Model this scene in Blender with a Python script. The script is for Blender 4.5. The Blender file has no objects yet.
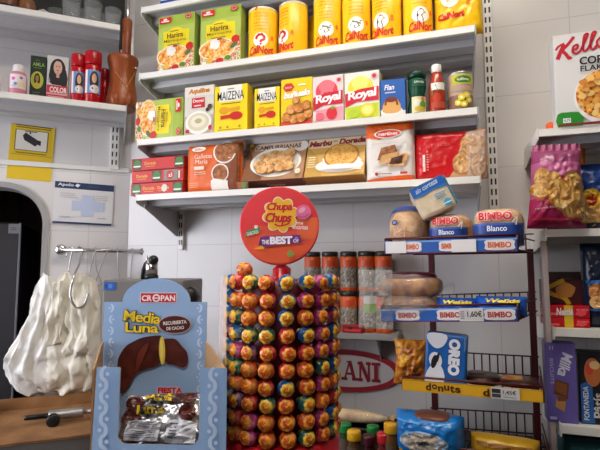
import bpy, bmesh, math, random
from mathutils import Vector, Matrix, noise
from mathutils.geometry import tessellate_polygon
PI = math.pi
R = math.radians
rnd = random.Random(11)
scene = bpy.context.scene
col = scene.collection

# ------------------------------------------------------------------ camera
CAMZ, F, PITCH = 1.45, 480.0, R(4.93)
ROLL = R(-0.09)
_cp, _sp, _cr, _sr = math.cos(PITCH), math.sin(PITCH), math.cos(ROLL), math.sin(ROLL)
_rt = Vector((1, 0, 0)); _up = Vector((0, -_sp, _cp)); _fw = Vector((0, _cp, _sp))
RT = _rt * _cr + _up * _sr
UP = _up * _cr - _rt * _sr
CAM = Vector((0, 0, CAMZ))
cd = bpy.data.cameras.new('camera')
cd.sensor_fit = 'HORIZONTAL'; cd.sensor_width = 36.0; cd.lens = 36.0 * F / 600.0
cd.clip_start = 0.02
cam = bpy.data.objects.new('camera', cd); col.objects.link(cam)
cam.matrix_world = Matrix.Translation(CAM) @ Matrix((
    (RT.x, UP.x, -_fw.x), (RT.y, UP.y, -_fw.y), (RT.z, UP.z, -_fw.z))).to_4x4()
scene.camera = cam

def project(P):
    d = P - CAM; k = F / d.dot(_fw)
    return 300 + d.dot(RT) * k, 225 - d.dot(UP) * k
def ray(px, py):
    return _fw + RT * ((px - 300) / F) + UP * ((225 - py) / F)

class Frame:
    """a vertical plane of the place; s runs right along it, n out of it towards the room"""
    def __init__(self, x, y, ang):
        self.o = Vector((x, y, 0)); self.a = ang
        self.ex = Vector((math.cos(ang), math.sin(ang), 0))
        self.nn = Vector((math.sin(ang), -math.cos(ang), 0))
    def P(self, s, n, z):
        v = self.o + self.ex * s + self.nn * n
        return Vector((v.x, v.y, z))
    def hit(self, px, py, n=0.0):
        d = ray(px, py)
        k = (n - self.nn.dot(CAM - self.o)) / self.nn.dot(d)
        p = CAM + d * k
        return (p - self.o).dot(self.ex), p.z
    def M(self, s, n, z, yaw=0.0, pitch=0.0, roll=0.0):
        return (Matrix.Translation(self.P(s, n, z)) @ Matrix.Rotation(self.a + yaw, 4, 'Z')
                @ Matrix.Rotation(pitch, 4, 'X') @ Matrix.Rotation(roll, 4, 'Y'))

MWA = math.atan(-0.322)
MW = Frame(0, 1.854, MWA)
_u = (128 - 300) / F
_yc = 1.854 / (1 + 0.322 * _u)
CORNER = (_u * _yc, _yc)
LWA = R(22)
LW = Frame(CORNER[0], CORNER[1], LWA)       # s = 0 at the corner, negative to the left
RK = Frame(0, 1.438, R(-26))                # plane of the bread rack's front
SHELF_D = 0.28

# ------------------------------------------------------------------ materials
def lin(h):
    h = h.lstrip('#')
    c = [int(h[i:i + 2], 16) / 255 for i in (0, 2, 4)]
    return tuple((x / 12.92 if x <= 0.04045 else ((x + 0.055) / 1.055) ** 2.4) for x in c) + (1.0,)

MATS = {}
def plain(name, hexc, rough=0.45, metal=0.0, spec=0.5, emit=0.0, trans=0.0, alpha=1.0, coat=0.0, ior=1.45):
    m = bpy.data.materials.new(name); m.use_nodes = True
    b = m.node_tree.nodes['Principled BSDF']
    b.inputs['Base Color'].default_value = lin(hexc)
    b.inputs['Roughness'].default_value = rough
    b.inputs['Metallic'].default_value = metal
    b.inputs['Specular IOR Level'].default_value = spec
    b.inputs['Transmission Weight'].default_value = trans
    b.inputs['IOR'].default_value = ior
    b.inputs['Alpha'].default_value = alpha
    b.inputs['Coat Weight'].default_value = coat
    if emit:
        b.inputs['Emission Color'].default_value = lin(hexc)
        b.inputs['Emission Strength'].default_value = emit
    MATS[name] = m
    return m

def noisy(name, stops, scale=30, detail=3, rough=0.5, kind='noise', bump=0.0, stretch=(1, 1, 1), spec=0.5, metal=0.0, dist=0.0):
    m = plain(name, '#808080', rough, metal, spec)
    nt = m.node_tree; b = nt.nodes['Principled BSDF']
    tc = nt.nodes.new('ShaderNodeTexCoord'); mp = nt.nodes.new('ShaderNodeMapping')
    mp.inputs['Scale'].default_value = stretch
    nt.links.new(tc.outputs['Object'], mp.inputs['Vector'])
    if kind == 'voronoi':
        t = nt.nodes.new('ShaderNodeTexVoronoi'); t.inputs['Scale'].default_value = scale; out = t.outputs['Distance']
        if dist: out = t.outputs['Color']
    elif kind == 'wave':
        t = nt.nodes.new('ShaderNodeTexWave'); t.inputs['Scale'].default_value = scale
        t.inputs['Distortion'].default_value = dist; out = t.outputs['Fac']
    else:
        t = nt.nodes.new('ShaderNodeTexNoise'); t.inputs['Scale'].default_value = scale
        t.inputs['Detail'].default_value = detail; out = t.outputs['Fac']
    nt.links.new(mp.outputs['Vector'], t.inputs['Vector'])
    r = nt.nodes.new('ShaderNodeValToRGB')
    while len(r.color_ramp.elements) < len(stops):
        r.color_ramp.elements.new(0.5)
    for e, (p, h) in zip(r.color_ramp.elements, stops):
        e.position = p; e.color = lin(h)
    nt.links.new(out, r.inputs['Fac']); nt.links.new(r.outputs['Color'], b.inputs['Base Color'])
    if bump:
        bp = nt.nodes.new('ShaderNodeBump'); bp.inputs['Strength'].default_value = bump; bp.inputs['Distance'].default_value = 0.003
        nt.links.new(out, bp.inputs['Height']); nt.links.new(bp.outputs['Normal'], b.inputs['Normal'])
    return m

def film(name, hexc, amount, rough=0.12):
    """thin clear plastic: mostly lets light through, with a glossy sheen on its creases"""
    m = bpy.data.materials.new(name); m.use_nodes = True
    nt = m.node_tree; nt.nodes.clear()
    o = nt.nodes.new('ShaderNodeOutputMaterial'); mx = nt.nodes.new('ShaderNodeMixShader')
    t = nt.nodes.new('ShaderNodeBsdfTransparent'); p = nt.nodes.new('ShaderNodeBsdfPrincipled')
    p.inputs['Base Color'].default_value = lin(hexc); p.inputs['Roughness'].default_value = rough
    t.inputs['Color'].default_value = (0.97, 0.97, 0.97, 1)
    mx.inputs['Fac'].default_value = amount
    nt.links.new(t.outputs[0], mx.inputs[1]); nt.links.new(p.outputs[0], mx.inputs[2]); nt.links.new(mx.outputs[0], o.inputs[0])
    MATS[name] = m
    return m

def mat(k):
    if k in MATS: return MATS[k]
    if k.startswith('#'):
        g = k.split('/')
        return plain(k, g[0], float(g[1]) if len(g) > 1 else 0.42)
    raise KeyError(k)

noisy('pizza', [(0.3, '#c8531a'), (0.42, '#e8912c'), (0.52, '#f2b65a'), (0.62, '#f6dca6'), (0.72, '#d8471d')], 90, 4)
noisy('veg', [(0.30, '#6f8a44'), (0.42, '#c2cc7a'), (0.48, '#ece2c8'), (0.56, '#c85a40'), (0.66, '#dd9450'), (0.75, '#efe2c8')], 75, 2)
noisy('cookie', [(0.35, '#b87d40'), (0.5, '#d9a566'), (0.65, '#e9c08a')], 60, 4, 0.7, bump=0.2)
noisy('goldcookie', [(0.3, '#c98a34'), (0.5, '#e6ae50'), (0.7, '#f2c878')], 50, 4, 0.6)
noisy('brownbiscuit', [(0.3, '#7a4420'), (0.55, '#a8683a'), (0.75, '#c58a58')], 70, 4, 0.6)
noisy('bunuelo', [(0.3, '#a85a1c'), (0.5, '#d4863a'), (0.7, '#eab070')], 60, 4, 0.5)
noisy('cocoa', [(0.3, '#34110d'), (0.5, '#481a16'), (0.7, '#5c2620')], 45, 3, 0.35)
noisy('bread', [(0.3, '#b9783c'), (0.5, '#dca768'), (0.7, '#ecc998')], 40, 4, 0.55)
noisy('crumb', [(0.35, '#dcc39a'), (0.55, '#e6d0a8'), (0.7, '#ecdab8')], 50, 4, 0.6)
noisy('bun', [(0.3, '#6e3210'), (0.5, '#b06a24'), (0.7, '#d69a48')], 30, 3, 0.25)
noisy('chips', [(0.3, '#a8763a'), (0.5, '#cf9f55'), (0.7, '#e2c284')], 28, 3, 0.4)
noisy('flakes', [(0.15, '#8a4210'), (0.35, '#d07f28'), (0.6, '#eeb04e'), (0.9, '#fbd98c')], 95, 2, 0.5, kind='voronoi')
noisy('wood', [(0.3, '#7c3a17'), (0.5, '#96491f'), (0.7, '#a95a2a')], 9, 5, 0.38, stretch=(6, 6, 0.7))
noisy('cardboard', [(0.3, '#6a4526'), (0.5, '#8a6038'), (0.65, '#9a7046')], 7, 5, 0.85)
noisy('silverfoil', [(0.35, '#75767c'), (0.5, '#b4b6bc'), (0.65, '#e6e7ea')], 28, 3, 0.22, metal=0.7, bump=0.4)
noisy('plasticbag', [(0.3, '#d6d3cb'), (0.6, '#eeece6'), (0.8, '#f6f5f1')], 14, 4, 0.38, bump=0.35)
noisy('plasticbag_warm', [(0.3, '#d9d2c0'), (0.6, '#ece6d6'), (0.8, '#f4f0e6')], 14, 4, 0.42, bump=0.35)
noisy('darkwood', [(0.3, '#4a2a1e'), (0.55, '#6a4030'), (0.75, '#80523e')], 6, 4, 0.5, stretch=(5, 5, 0.5))
noisy('speckle', [(0.35, '#8c8276'), (0.55, '#b5a894'), (0.7, '#d0c4b0')], 80, 3, 0.5)
noisy('baguette', [(0.3, '#b58a4e'), (0.55, '#d9b57c'), (0.75, '#ead2a2')], 30, 4, 0.35)
noisy('chocdonut', [(0.3, '#2a120a'), (0.55, '#4a2412'), (0.8, '#7a4a24')], 40, 3, 0.3)
noisy('orangesnack', [(0.3, '#7a3a0a'), (0.5, '#c8791c'), (0.7, '#e8a83a')], 30, 3, 0.25, bump=0.4)
noisy('spiceorange', [(0.35, '#b8421a'), (0.6, '#d8622a')], 60, 3, 0.35)
noisy('spicelabel', [(0.4, '#6b6257'), (0.55, '#9a9083'), (0.65, '#b3aa9c')], 110, 2, 0.45)
noisy('floorstone', [(0.35, '#4d4843'), (0.6, '#5f5953')], 6, 4, 0.5)
plain('steel', '#c9c6c2', 0.22, 0.95)
plain('dullsteel', '#a8a6a4', 0.38, 0.8)
plain('shelfwhite', '#e9e6de', 0.38)
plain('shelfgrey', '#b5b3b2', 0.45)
plain('blackplastic', '#141414', 0.35)
plain('slot', '#2c2a28', 0.7)
plain('clearglass', '#ffffff', 0.03, trans=1.0, ior=1.45)
plain('redglass', '#d01818', 0.12, coat=0.3)
film('clearfilm', '#ffffff', 0.16)
film('hazyfilm', '#f4f2ee', 0.15, 0.14)
film('smokyfilm', '#d8d4cc', 0.20, 0.10)
film('glassfilm', '#dfe4e4', 0.15, 0.03)
film('acrylic', '#e6d2cc', 0.42, 0.2)

# ------------------------------------------------------------------ geometry
_tc = {}
def text_geo(s, bold=0.0, shear=0.0, sp=1.0):
    k = (s, bold, shear, sp)
    if k in _tc: return _tc[k]
    cu = bpy.data.curves.new('lettering', 'FONT')
    cu.body = s; cu.offset = bold; cu.shear = shear; cu.space_character = sp; cu.resolution_u = 3
    ob = bpy.data.objects.new('lettering', cu)
    me = ob.to_mesh()
    vs = [v.co.copy() for v in me.vertices]; fs = [tuple(p.vertices) for p in me.polygons]
    ob.to_mesh_clear(); bpy.data.objects.remove(ob); bpy.data.curves.remove(cu)
    if vs:
        x0 = min(v.x for v in vs); x1 = max(v.x for v in vs); y0 = min(v.y for v in vs); y1 = max(v.y for v in vs)
        vs = [((v.x - x0) / max(x1 - x0, 1e-6), (v.y - y0) / max(y1 - y0, 1e-6)) for v in vs]
    _tc[k] = (vs, fs)
    return _tc[k]

def spline(pts, n=5, closed=False):
    if len(pts) < 3: return pts
    out = []
    N = len(pts); rng = N if closed else N - 1
    g = (lambda i: pts[i % N]) if closed else (lambda i: pts[max(0, min(N - 1, i))])
    for i in range(rng):
        a, b, c, d = g(i - 1), g(i), g(i + 1), g(i + 2)
        for j in range(n):
            t = j / n
            out.append(tuple(0.5 * ((2 * b[k]) + (-a[k] + c[k]) * t + (2 * a[k] - 5 * b[k] + 4 * c[k] - d[k]) * t * t
                       + (-a[k] + 3 * b[k] - 3 * c[k] + d[k]) * t ** 3) for k in range(len(b))))
    if not closed: out.append(tuple(pts[-1]))
    return out

class B:
    def __init__(self):
        self.v = []; self.f = []; self.m = []; self.s = []; self.mats = []
    def mi(self, k):
        if k not in self.mats: self.mats.append(k)
        return self.mats.index(k)
    def add(self, vs, fs, k, smooth=False, M=None):
        o = len(self.v); i = self.mi(k)
        for v in vs:
            v = Vector(v)
            self.v.append(M @ v if M else v)
        for f in fs:
            self.f.append([o + a for a in f]); self.m.append(i); self.s.append(smooth)
    def box(self, x0, x1, y0, y1, z0, z1, k, bev=0.0, M=None, seg=2):
        bm = bmesh.new(); bmesh.ops.create_cube(bm, size=1)
        for v in bm.verts:
            v.co = Vector((x0 + (v.co.x + .5) * (x1 - x0), y0 + (v.co.y + .5) * (y1 - y0), z0 + (v.co.z + .5) * (z1 - z0)))
        if bev: bmesh.ops.bevel(bm, geom=bm.edges[:], offset=bev, segments=seg, profile=0.5, affect='EDGES')
        bm.verts.index_update()
        self.add([v.co.copy() for v in bm.verts], [[v.index for v in f.verts] for f in bm.faces], k, False, M)
        bm.free(); return self
    def lathe(self, prof, k, seg=24, M=None, smooth=True, cap=True):
        """prof: list of (r, z) or (r, z, material)"""
        n = len(prof)
        vs = [(p[0] * math.cos(2 * PI * j / seg), p[0] * math.sin(2 * PI * j / seg), p[1]) for p in prof for j in range(seg)]
        by = {}
        for i in range(n - 1):
            kk = prof[i][2] if len(prof[i]) > 2 else k
            by.setdefault(kk, []).extend([[i * seg + j, i * seg + (j + 1) % seg, (i + 1) * seg + (j + 1) % seg, (i + 1) * seg + j] for j in range(seg)])
        if cap:
            if prof[0][0] > 1e-5: by.setdefault(k, []).append([j for j in range(seg)][::-1])
            if prof[-1][0] > 1e-5: by.setdefault(prof[-1][2] if len(prof[-1]) > 2 else k, []).append([(n - 1) * seg + j for j in range(seg)])
        o = len(self.v)
        for v in vs: self.v.append(M @ Vector(v) if M else Vector(v))
        for kk, fs in by.items():
            i = self.mi(kk)
            for f in fs: self.f.append([o + a for a in f]); self.m.append(i); self.s.append(smooth and len(f) == 4)
        return self
    def tube(self, pts, r, k, seg=8, closed=False, M=None):
        pts = [Vector(p) for p in pts]; n = len(pts); vs = []; prev = None
        for i, p in enumerate(pts):
            if closed: t = pts[(i + 1) % n] - pts[i - 1]
            else: t = pts[min(i + 1, n - 1)] - pts[max(i - 1, 0)]
            t.normalize()
            if prev is None:
                a = Vector((0, 0, 1)) if abs(t.z) < 0.9 else Vector((1, 0, 0))
                x = t.cross(a).normalized()
            else: x = (prev - t * prev.dot(t)).normalized()
            prev = x; y = t.cross(x)
            rr = r[i] if isinstance(r, (list, tuple)) else r
            vs += [p + x * rr * math.cos(2 * PI * j / seg) + y * rr * math.sin(2 * PI * j / seg) for j in range(seg)]
        fs = [[i * seg + j, i * seg + (j + 1) % seg, ((i + 1) % n) * seg + (j + 1) % seg, ((i + 1) % n) * seg + j]
              for i in range(n if closed else n - 1) for j in range(seg)]
        if not closed: fs += [list(range(seg))[::-1], [(n - 1) * seg + j for j in range(seg)]]
        self.add(vs, fs, k, True, M); return self
    def ball(self, c, r, k, seg=16, rings=10, e=1.0, M=None, fn=None):
        """superellipsoid"""
        r = r if isinstance(r, (list, tuple)) else (r, r, r)
        pw = lambda a: math.copysign(abs(a) ** e, a)
        vs = [(c[0], c[1], c[2] - r[2])]
        for i in range(1, rings):
            th = -PI / 2 + PI * i / rings
            for j in range(seg):
                ph = 2 * PI * j / seg
                vs.append((c[0] + r[0] * pw(math.cos(th)) * pw(math.cos(ph)), c[1] + r[1] * pw(math.cos(th)) * pw(math.sin(ph)), c[2] + r[2] * pw(math.sin(th))))
        vs.append((c[0], c[1], c[2] + r[2])); L = len(vs) - 1
        if fn: vs = [fn(Vector(v)) for v in vs]
        fs = [[0, 1 + (j + 1) % seg, 1 + j] for j in range(seg)]
        for i in range(rings - 2):
            for j in range(seg):
                a = 1 + i * seg
                fs.append([a + j, a + (j + 1) % seg, a + seg + (j + 1) % seg, a + seg + j])
        a = 1 + (rings - 2) * seg
        fs += [[a + j, a + (j + 1) % seg, L] for j in range(seg)]
        self.add(vs, fs, k, True, M); return self
    def extrude(self, pts, y0, y1, k, M=None, kf=None):
        """outline in x,z extruded along y; closed outline"""
        n = len(pts)
        vs = [(p[0], y0, p[1]) for p in pts] + [(p[0], y1, p[1]) for p in pts]
        tri = tessellate_polygon([[Vector((p[0], p[1], 0)) for p in pts]])
        o = len(self.v)
        area = sum(pts[i][0] * pts[(i + 1) % n][1] - pts[(i + 1) % n][0] * pts[i][1] for i in range(n))
        def cc(t):
            a, b, c = [pts[i] for i in t]
            return (b[0] - a[0]) * (c[1] - a[1]) - (c[0] - a[0]) * (b[1] - a[1])
        front = [list(t) if cc(t) > 0 else list(t)[::-1] for t in tri]
        fs = [[i + n for i in t[::-1]] for t in front]
        side = []
        for i in range(n):
            q = [i, (i + 1) % n, n + (i + 1) % n, n + i]
            side.append(q[::-1] if area > 0 else q)
        self.add(vs, fs + side, k, False, M)
        self.add([(p[0], y0, p[1]) for p in pts], front, kf or k, False, M)
        return self
    def grid(self, fn, nu, nv, k, smooth=True, M=None, closed=False):
        W = nu if closed else nu + 1
        vs = [fn(i / nu, j / nv) for j in range(nv + 1) for i in range(W)]
        fs = [[j * W + i, j * W + (i + 1) % W, (j + 1) * W + (i + 1) % W, (j + 1) * W + i] for j in range(nv) for i in range(nu)]
        self.add(vs, fs, k, smooth, M); return self
    def build(self, name, parent=None, M=None):
        me = bpy.data.meshes.new(name)
        me.from_pydata([tuple(v) for v in self.v], [], self.f)
        for k in self.mats: me.materials.append(mat(k))
        me.polygons.foreach_set('material_index', self.m)
        me.polygons.foreach_set('use_smooth', self.s)
        me.validate(); me.update()
        o = bpy.data.objects.new(name, me); col.objects.link(o)
        if M is not None: o.matrix_world = M
        if parent is not None: o.parent = parent
        return o

class Face:
    """a printed surface: u,v in 0..1 on a w x h area; fn(a, c, lift) gives the point in metres"""
    def __init__(self, b, w, h, fn=None, M=None, y=0.0, step=0.00035):
        self.b, self.w, self.h, self.l, self.st, self.M = b, w, h, 0.0, step, M
        self.fn = fn or (lambda a, c, l: Vector((a - w / 2, y - l, c)))
    fine = 0.0
    def up(self): self.l += self.st; return self.l
    def dense(self, uv, tris):
        """split triangles until they can follow a curved surface"""
        uv = [tuple(p) for p in uv]; tris = [tuple(t) for t in tris]
        for _ in range(5):
            big = max((max(math.hypot(uv[t[i]][0] - uv[t[i - 1]][0], uv[t[i]][1] - uv[t[i - 1]][1]) for i in range(3)) for t in tris), default=0)
            if big <= self.fine: break
            mid = {}; out = []
            def m(a, b):
                k = (min(a, b), max(a, b))
                if k not in mid:
                    mid[k] = len(uv); uv.append(((uv[a][0] + uv[b][0]) / 2, (uv[a][1] + uv[b][1]) / 2))
                return mid[k]
            for a, b, c in tris:
                ab, bc, ca = m(a, b), m(b, c), m(c, a)
                out += [(a, ab, ca), (ab, b, bc), (ca, bc, c), (ab, bc, ca)]
            tris = out
        return uv, [list(t) for t in tris]
    def put(self, uv, fs, k, l=None):
        l = self.up() if l is None else l
        self.b.add([self.fn(u * self.w, v * self.h, l) for u, v in uv], fs, k, False, self.M)
    def rect(self, u0, v0, u1, v1, k, nu=1, nv=1):
        if self.fine:
            nu = max(nu, math.ceil((u1 - u0) / self.fine)); nv = max(nv, math.ceil((v1 - v0) / self.fine))
        W = nu + 1
        self.put([(u0 + (u1 - u0) * i / nu, v0 + (v1 - v0) * j / nv) for j in range(nv + 1) for i in range(W)],
                 [[j * W + i, j * W + i + 1, (j + 1) * W + i + 1, (j + 1) * W + i] for j in range(nv) for i in range(nu)], k)
    def ell(self, u, v, ru, rv=None, k='#ffffff', seg=22, rings=1, rot=0.0, lobes=0, amp=0.0):
        if rv is None: rv = ru * self.w / self.h
        if self.fine: rings = max(rings, math.ceil(max(ru, rv) / self.fine))
        uv = [(u, v)]; a = self.w / self.h
        for i in range(1, rings + 1):
            for j in range(seg):
                t = 2 * PI * j / seg; q = (1 + amp * abs(math.cos(lobes * t / 2)) if lobes else 1) * i / rings
                x, z = ru * q * math.cos(t) * self.w, rv * q * math.sin(t) * self.h
                x, z = x * math.cos(rot) - z * math.sin(rot), x * math.sin(rot) + z * math.cos(rot)
                uv.append((u + x / self.w, v + z / self.h))
        fs = [[0, 1 + j, 1 + (j + 1) % seg] for j in range(seg)]
        for i in range(rings - 1):
            o = 1 + i * seg
            fs += [[o + j, o + seg + j, o + seg + (j + 1) % seg, o + (j + 1) % seg] for j in range(seg)]
        self.put(uv, fs, k)
    def poly(self, pts, k, smooth=0):
        if smooth: pts = spline(pts, smooth, True)
        tri = tessellate_polygon([[Vector((p[0], p[1], 0)) for p in pts]])
        fs = []
        for t in tri:
            a, b, c = [pts[i] for i in t]
            fs.append(list(t) if (b[0] - a[0]) * (c[1] - a[1]) - (c[0] - a[0]) * (b[1] - a[1]) > 0 else list(t)[::-1])
        if self.fine: pts, fs = self.dense(pts, fs)
        self.put(pts, fs, k)
    def stroke(self, pts, wid, k, n=5):
        """wid as a fraction of the width"""
        P = spline(pts, n) if n else pts
        P = [Vector((p[0] * self.w, p[1] * self.h)) for p in P]; uv = []; hw = wid * self.w / 2
        for i, p in enumerate(P):
            t = P[min(i + 1, len(P) - 1)] - P[max(i - 1, 0)]
            if t.length < 1e-9: t = Vector((1, 0))
            t.normalize(); nrm = Vector((-t.y, t.x)) * hw
            for q in (p + nrm, p - nrm): uv.append((q.x / self.w, q.y / self.h))
        self.put(uv, [[2 * i + 1, 2 * i + 3, 2 * i + 2, 2 * i] for i in range(len(P) - 1)], k)
    def text(self, s, u0, v0, u1, v1, k, bold=0.02, shear=0.0, sp=1.0, rot=0.0, warp=None, edge=None, ew=0.03):
        if edge:
            du, dv = ew * (u1 - u0) * .25, ew * (v1 - v0)
            self.text(s, u0 - du, v0 - dv, u1 + du, v1 + dv, edge, bold + ew, shear, sp, rot, warp)
        vs, fs = text_geo(s, bold, shear, sp)
        uc, vc = (u0 + u1) / 2, (v0 + v1) / 2; uv = []
        for x, y in vs:
            a = (x - .5) * (u1 - u0) * self.w; c = (y - .5) * (v1 - v0) * self.h
            if warp: c += warp(x) * self.h
            a, c = a * math.cos(rot) - c * math.sin(rot), a * math.sin(rot) + c * math.cos(rot)
            uv.append((uc + a / self.w, vc + c / self.h))
        self.put(uv, fs, k)
    def lines(self, u0, v0, u1, v1, n, k, th=0.35, ragged=0.2):
        """rows of tiny unreadable print"""
        for i in range(n):
            v = v1 - (v1 - v0) * (i + .5) / n; t = (v1 - v0) / n * th / 2
            self.rect(u0, v - t, u1 - rnd.random() * ragged * (u1 - u0), v + t, k)

def cylface(b, r, h, z0=0.0, rot=0.0, M=None, step=0.0004):
    """print on a can; u = 0.5 faces the front (-y), one unit of u is half the circumference"""
    w = PI * r
    def fn(a, c, l):
        t = -PI / 2 + (a - w / 2) / r + rot
        return Vector(((r + l) * math.cos(t), (r + l) * math.sin(t), z0 + c))
    return Face(b, w, h, fn, M, step=step)

# ------------------------------------------------------------------ things
def tag(o, label, cat, group=None):
    o['label'] = label; o['category'] = cat
    if group: o['group'] = group
    return o
def thing(name, label, cat, M, group=None):
    o = bpy.data.objects.new(name, None); col.objects.link(o)
    o.empty_display_size = 0.03
    o.matrix_world = M
    return tag(o, label, cat, group)
def struct(o):
    o['kind'] = 'structure'; return o
def copy_tree(o, M=None, label=None, group=None):
    c = o.copy(); col.objects.link(c)
    if M is not None: c.matrix_world = M
    if label: c['label'] = label
    if group: c['group'] = group
    for ch in o.children:
        d = ch.copy(); col.objects.link(d); d.parent = c
        for g in ch.children:
            e = g.copy(); col.objects.link(e); e.parent = d
    return c
def fit(fr, px0, px1, ptop, z, n):
    """size and place of a thing standing at height z whose front lies n out from the frame's plane"""
    pm = ptop + 18
    s0 = fr.hit(px0, pm, n)[0]; s1 = fr.hit(px1, pm, n)[0]
    zt = fr.hit((px0 + px1) / 2, ptop, n)[1]
    return (s0 + s1) / 2, s1 - s0, zt - z

def pillow(b, w, h, d, k, nu=26, nv=30, seed=0, crinkle=0.004, p=3.0, M=None, zb=0.0, back=None, seal=0.06, waist=0.03, freq=22, kfn=None, taper=0.0):
    """a filled bag standing upright: returns the front mapping for its print"""
    def t(u, v):
        e = max(0.0, 1 - abs(2 * u - 1) ** p) ** 0.6 * max(0.0, 1 - abs((2 * v - 1)) ** p) ** 0.6
        return d / 2 * e
    def pos(u, v, sgn, l=0.0):
        x = (u - .5) * w * (1 - waist * math.sin(PI * v) - taper * v); z = zb + v * h
        th = t(u, v)
        nz = noise.noise(Vector((u * freq * w * 4, v * freq * h * 4, seed * 7.1))) + .5 * noise.noise(Vector((u * freq * w * 9, v * freq * h * 9, seed * 3.3)))
        y = sgn * (th + nz * crinkle * (0.35 + 0.65 * min(1, th / (d / 2 + 1e-6))) ) - (l if sgn < 0 else -l)
        return Vector((x, y - (0.0008 if sgn < 0 else -0.0008), z))
    if kfn:
        W = nu + 1
        vs = [pos(i / nu, j / nv, -1) for j in range(nv + 1) for i in range(W)]
        by = {}
        for j in range(nv):
            for i in range(nu):
                by.setdefault(kfn((i + .5) / nu, (j + .5) / nv), []).append([j * W + i, j * W + i + 1, (j + 1) * W + i + 1, (j + 1) * W + i])
        o = len(b.v)
        for v in vs: b.v.append(M @ v if M else v)
        for kk, fs in by.items():
            ii = b.mi(kk)
            for f in fs: b.f.append([o + a for a in f]); b.m.append(ii); b.s.append(True)
    else:
        b.grid(lambda u, v: pos(u, v, -1), nu, nv, k, True, M)
    b.grid(lambda u, v: pos(1 - u, v, 1), nu, nv, back or k, True, M)
    # close the rim
    rim = [(i / nu, 0) for i in range(nu)] + [(1, j / nv) for j in range(nv)] + [(1 - i / nu, 1) for i in range(nu)] + [(0, 1 - j / nv) for j in range(nv)]
    N = len(rim)
    b.add([pos(u, v, -1) for u, v in rim] + [pos(u, v, 1) for u, v in rim], [[N + i, N + (i + 1) % N, (i + 1) % N, i] for i in range(N)], back or k, True, M)
    f = Face(b, w, h, lambda a, c, l: pos(a / w, c / h, -1, l + 0.0007), M, step=0.0006)
    f.fine = 0.05
    return f

def loft(b, rows, k, folds=9, amp=0.12, seg=48, seed=0, M=None, crinkle=0.006):
    """soft hanging shape: rows of (x, y, z, half width, half thickness)"""
    n = len(rows); vs = []
    for i, (x, y, z, hw, ht) in enumerate(rows):
        for j in range(seg):
            t = 2 * PI * j / seg
            q = 1 + amp * math.sin(folds * t + seed + 0.5 * math.sin(i * .8)) * (0.4 + i / n)
            px, py = hw * q * math.cos(t), ht * (1 + 2.2 * amp * math.sin(folds * t + 1.7 + seed)) * math.sin(t)
            c = crinkle * (noise.noise(Vector((px * 30 + seed, z * 12, py * 30))) + .4 * abs(noise.noise(Vector((px * 60, z * 24 + seed, py * 60)))) + .2 * noise.noise(Vector((px * 120, z * 60, seed))))
            vs.append((x + px + c, y + py + c * 1.4, z + c))
    fs = [[i * seg + j, (i + 1) * seg + j, (i + 1) * seg + (j + 1) % seg, i * seg + (j + 1) % seg] for i in range(n - 1) for j in range(seg)]
    fs += [list(range(seg)), [(n - 1) * seg + j for j in range(seg)][::-1]]
    b.add(vs, fs, k, True, M)
LAMP, DAY, FRONT_FILL = 23.0, 8.2, 0.3
# ------------------------------------------------------------------ the setting
def tile_material(name, base, joint, tw, th, z0, s0, rough=0.22):
    m = plain(name, base, rough); nt = m.node_tree; b = nt.nodes['Principled BSDF']
    tc = nt.nodes.new('ShaderNodeTexCoord'); sp = nt.nodes.new('ShaderNodeSeparateXYZ'); nt.links.new(tc.outputs['Object'], sp.inputs[0])
    def near(sock, off, per):
        a = nt.nodes.new('ShaderNodeMath'); a.operation = 'SUBTRACT'; nt.links.new(sp.outputs[sock], a.inputs[0]); a.inputs[1].default_value = off
        p = nt.nodes.new('ShaderNodeMath'); p.operation = 'PINGPONG'; nt.links.new(a.outputs[0], p.inputs[0]); p.inputs[1].default_value = per / 2
        c = nt.nodes.new('ShaderNodeMath'); c.operation = 'LESS_THAN'; nt.links.new(p.outputs[0], c.inputs[0]); c.inputs[1].default_value = 0.0013
        return c.outputs[0]
    mx = nt.nodes.new('ShaderNodeMath'); mx.operation = 'MAXIMUM'
    nt.links.new(near('X', s0, tw), mx.inputs[0]); nt.links.new(near('Z', z0, th), mx.inputs[1])
    nz = nt.nodes.new('ShaderNodeTexNoise'); nz.inputs['Scale'].default_value = 2.5; nt.links.new(tc.outputs['Object'], nz.inputs['Vector'])
    r = nt.nodes.new('ShaderNodeValToRGB'); r.color_ramp.elements[0].position = .3; r.color_ramp.elements[1].position = .7
    c0 = lin(base); r.color_ramp.elements[0].color = tuple(x * .95 for x in c0[:3]) + (1,); r.color_ramp.elements[1].color = c0
    nt.links.new(nz.outputs['Fac'], r.inputs['Fac'])
    mix = nt.nodes.new('ShaderNodeMixRGB'); nt.links.new(mx.outputs[0], mix.inputs['Fac'])
    nt.links.new(r.outputs['Color'], mix.inputs[1]); mix.inputs[2].default_value = lin(joint)
    nt.links.new(mix.outputs[0], b.inputs['Base Color'])
tile_material('walltile', '#d6d1cd', '#bcb6b1', 0.25, 0.25, 1.54, 0.709)
tile_material('walltile_left', '#d9d5d2', '#c2beba', 0.40, 0.25, 1.60, -0.16)
plain('paint', '#5d5853', 0.7)

CEIL = 3.05
b = B(); b.box(-0.02, 3.0, 0, 0.08, 0, CEIL, 'walltile')
s_corner = (Vector((CORNER[0], CORNER[1], 0)) - MW.o).dot(MW.ex)
b = B(); b.box(s_corner, 2.6, 0, 0.08, 0, CEIL, 'walltile')
struct(b.build('wall_back', M=MW.M(0, 0, 0)))

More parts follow.
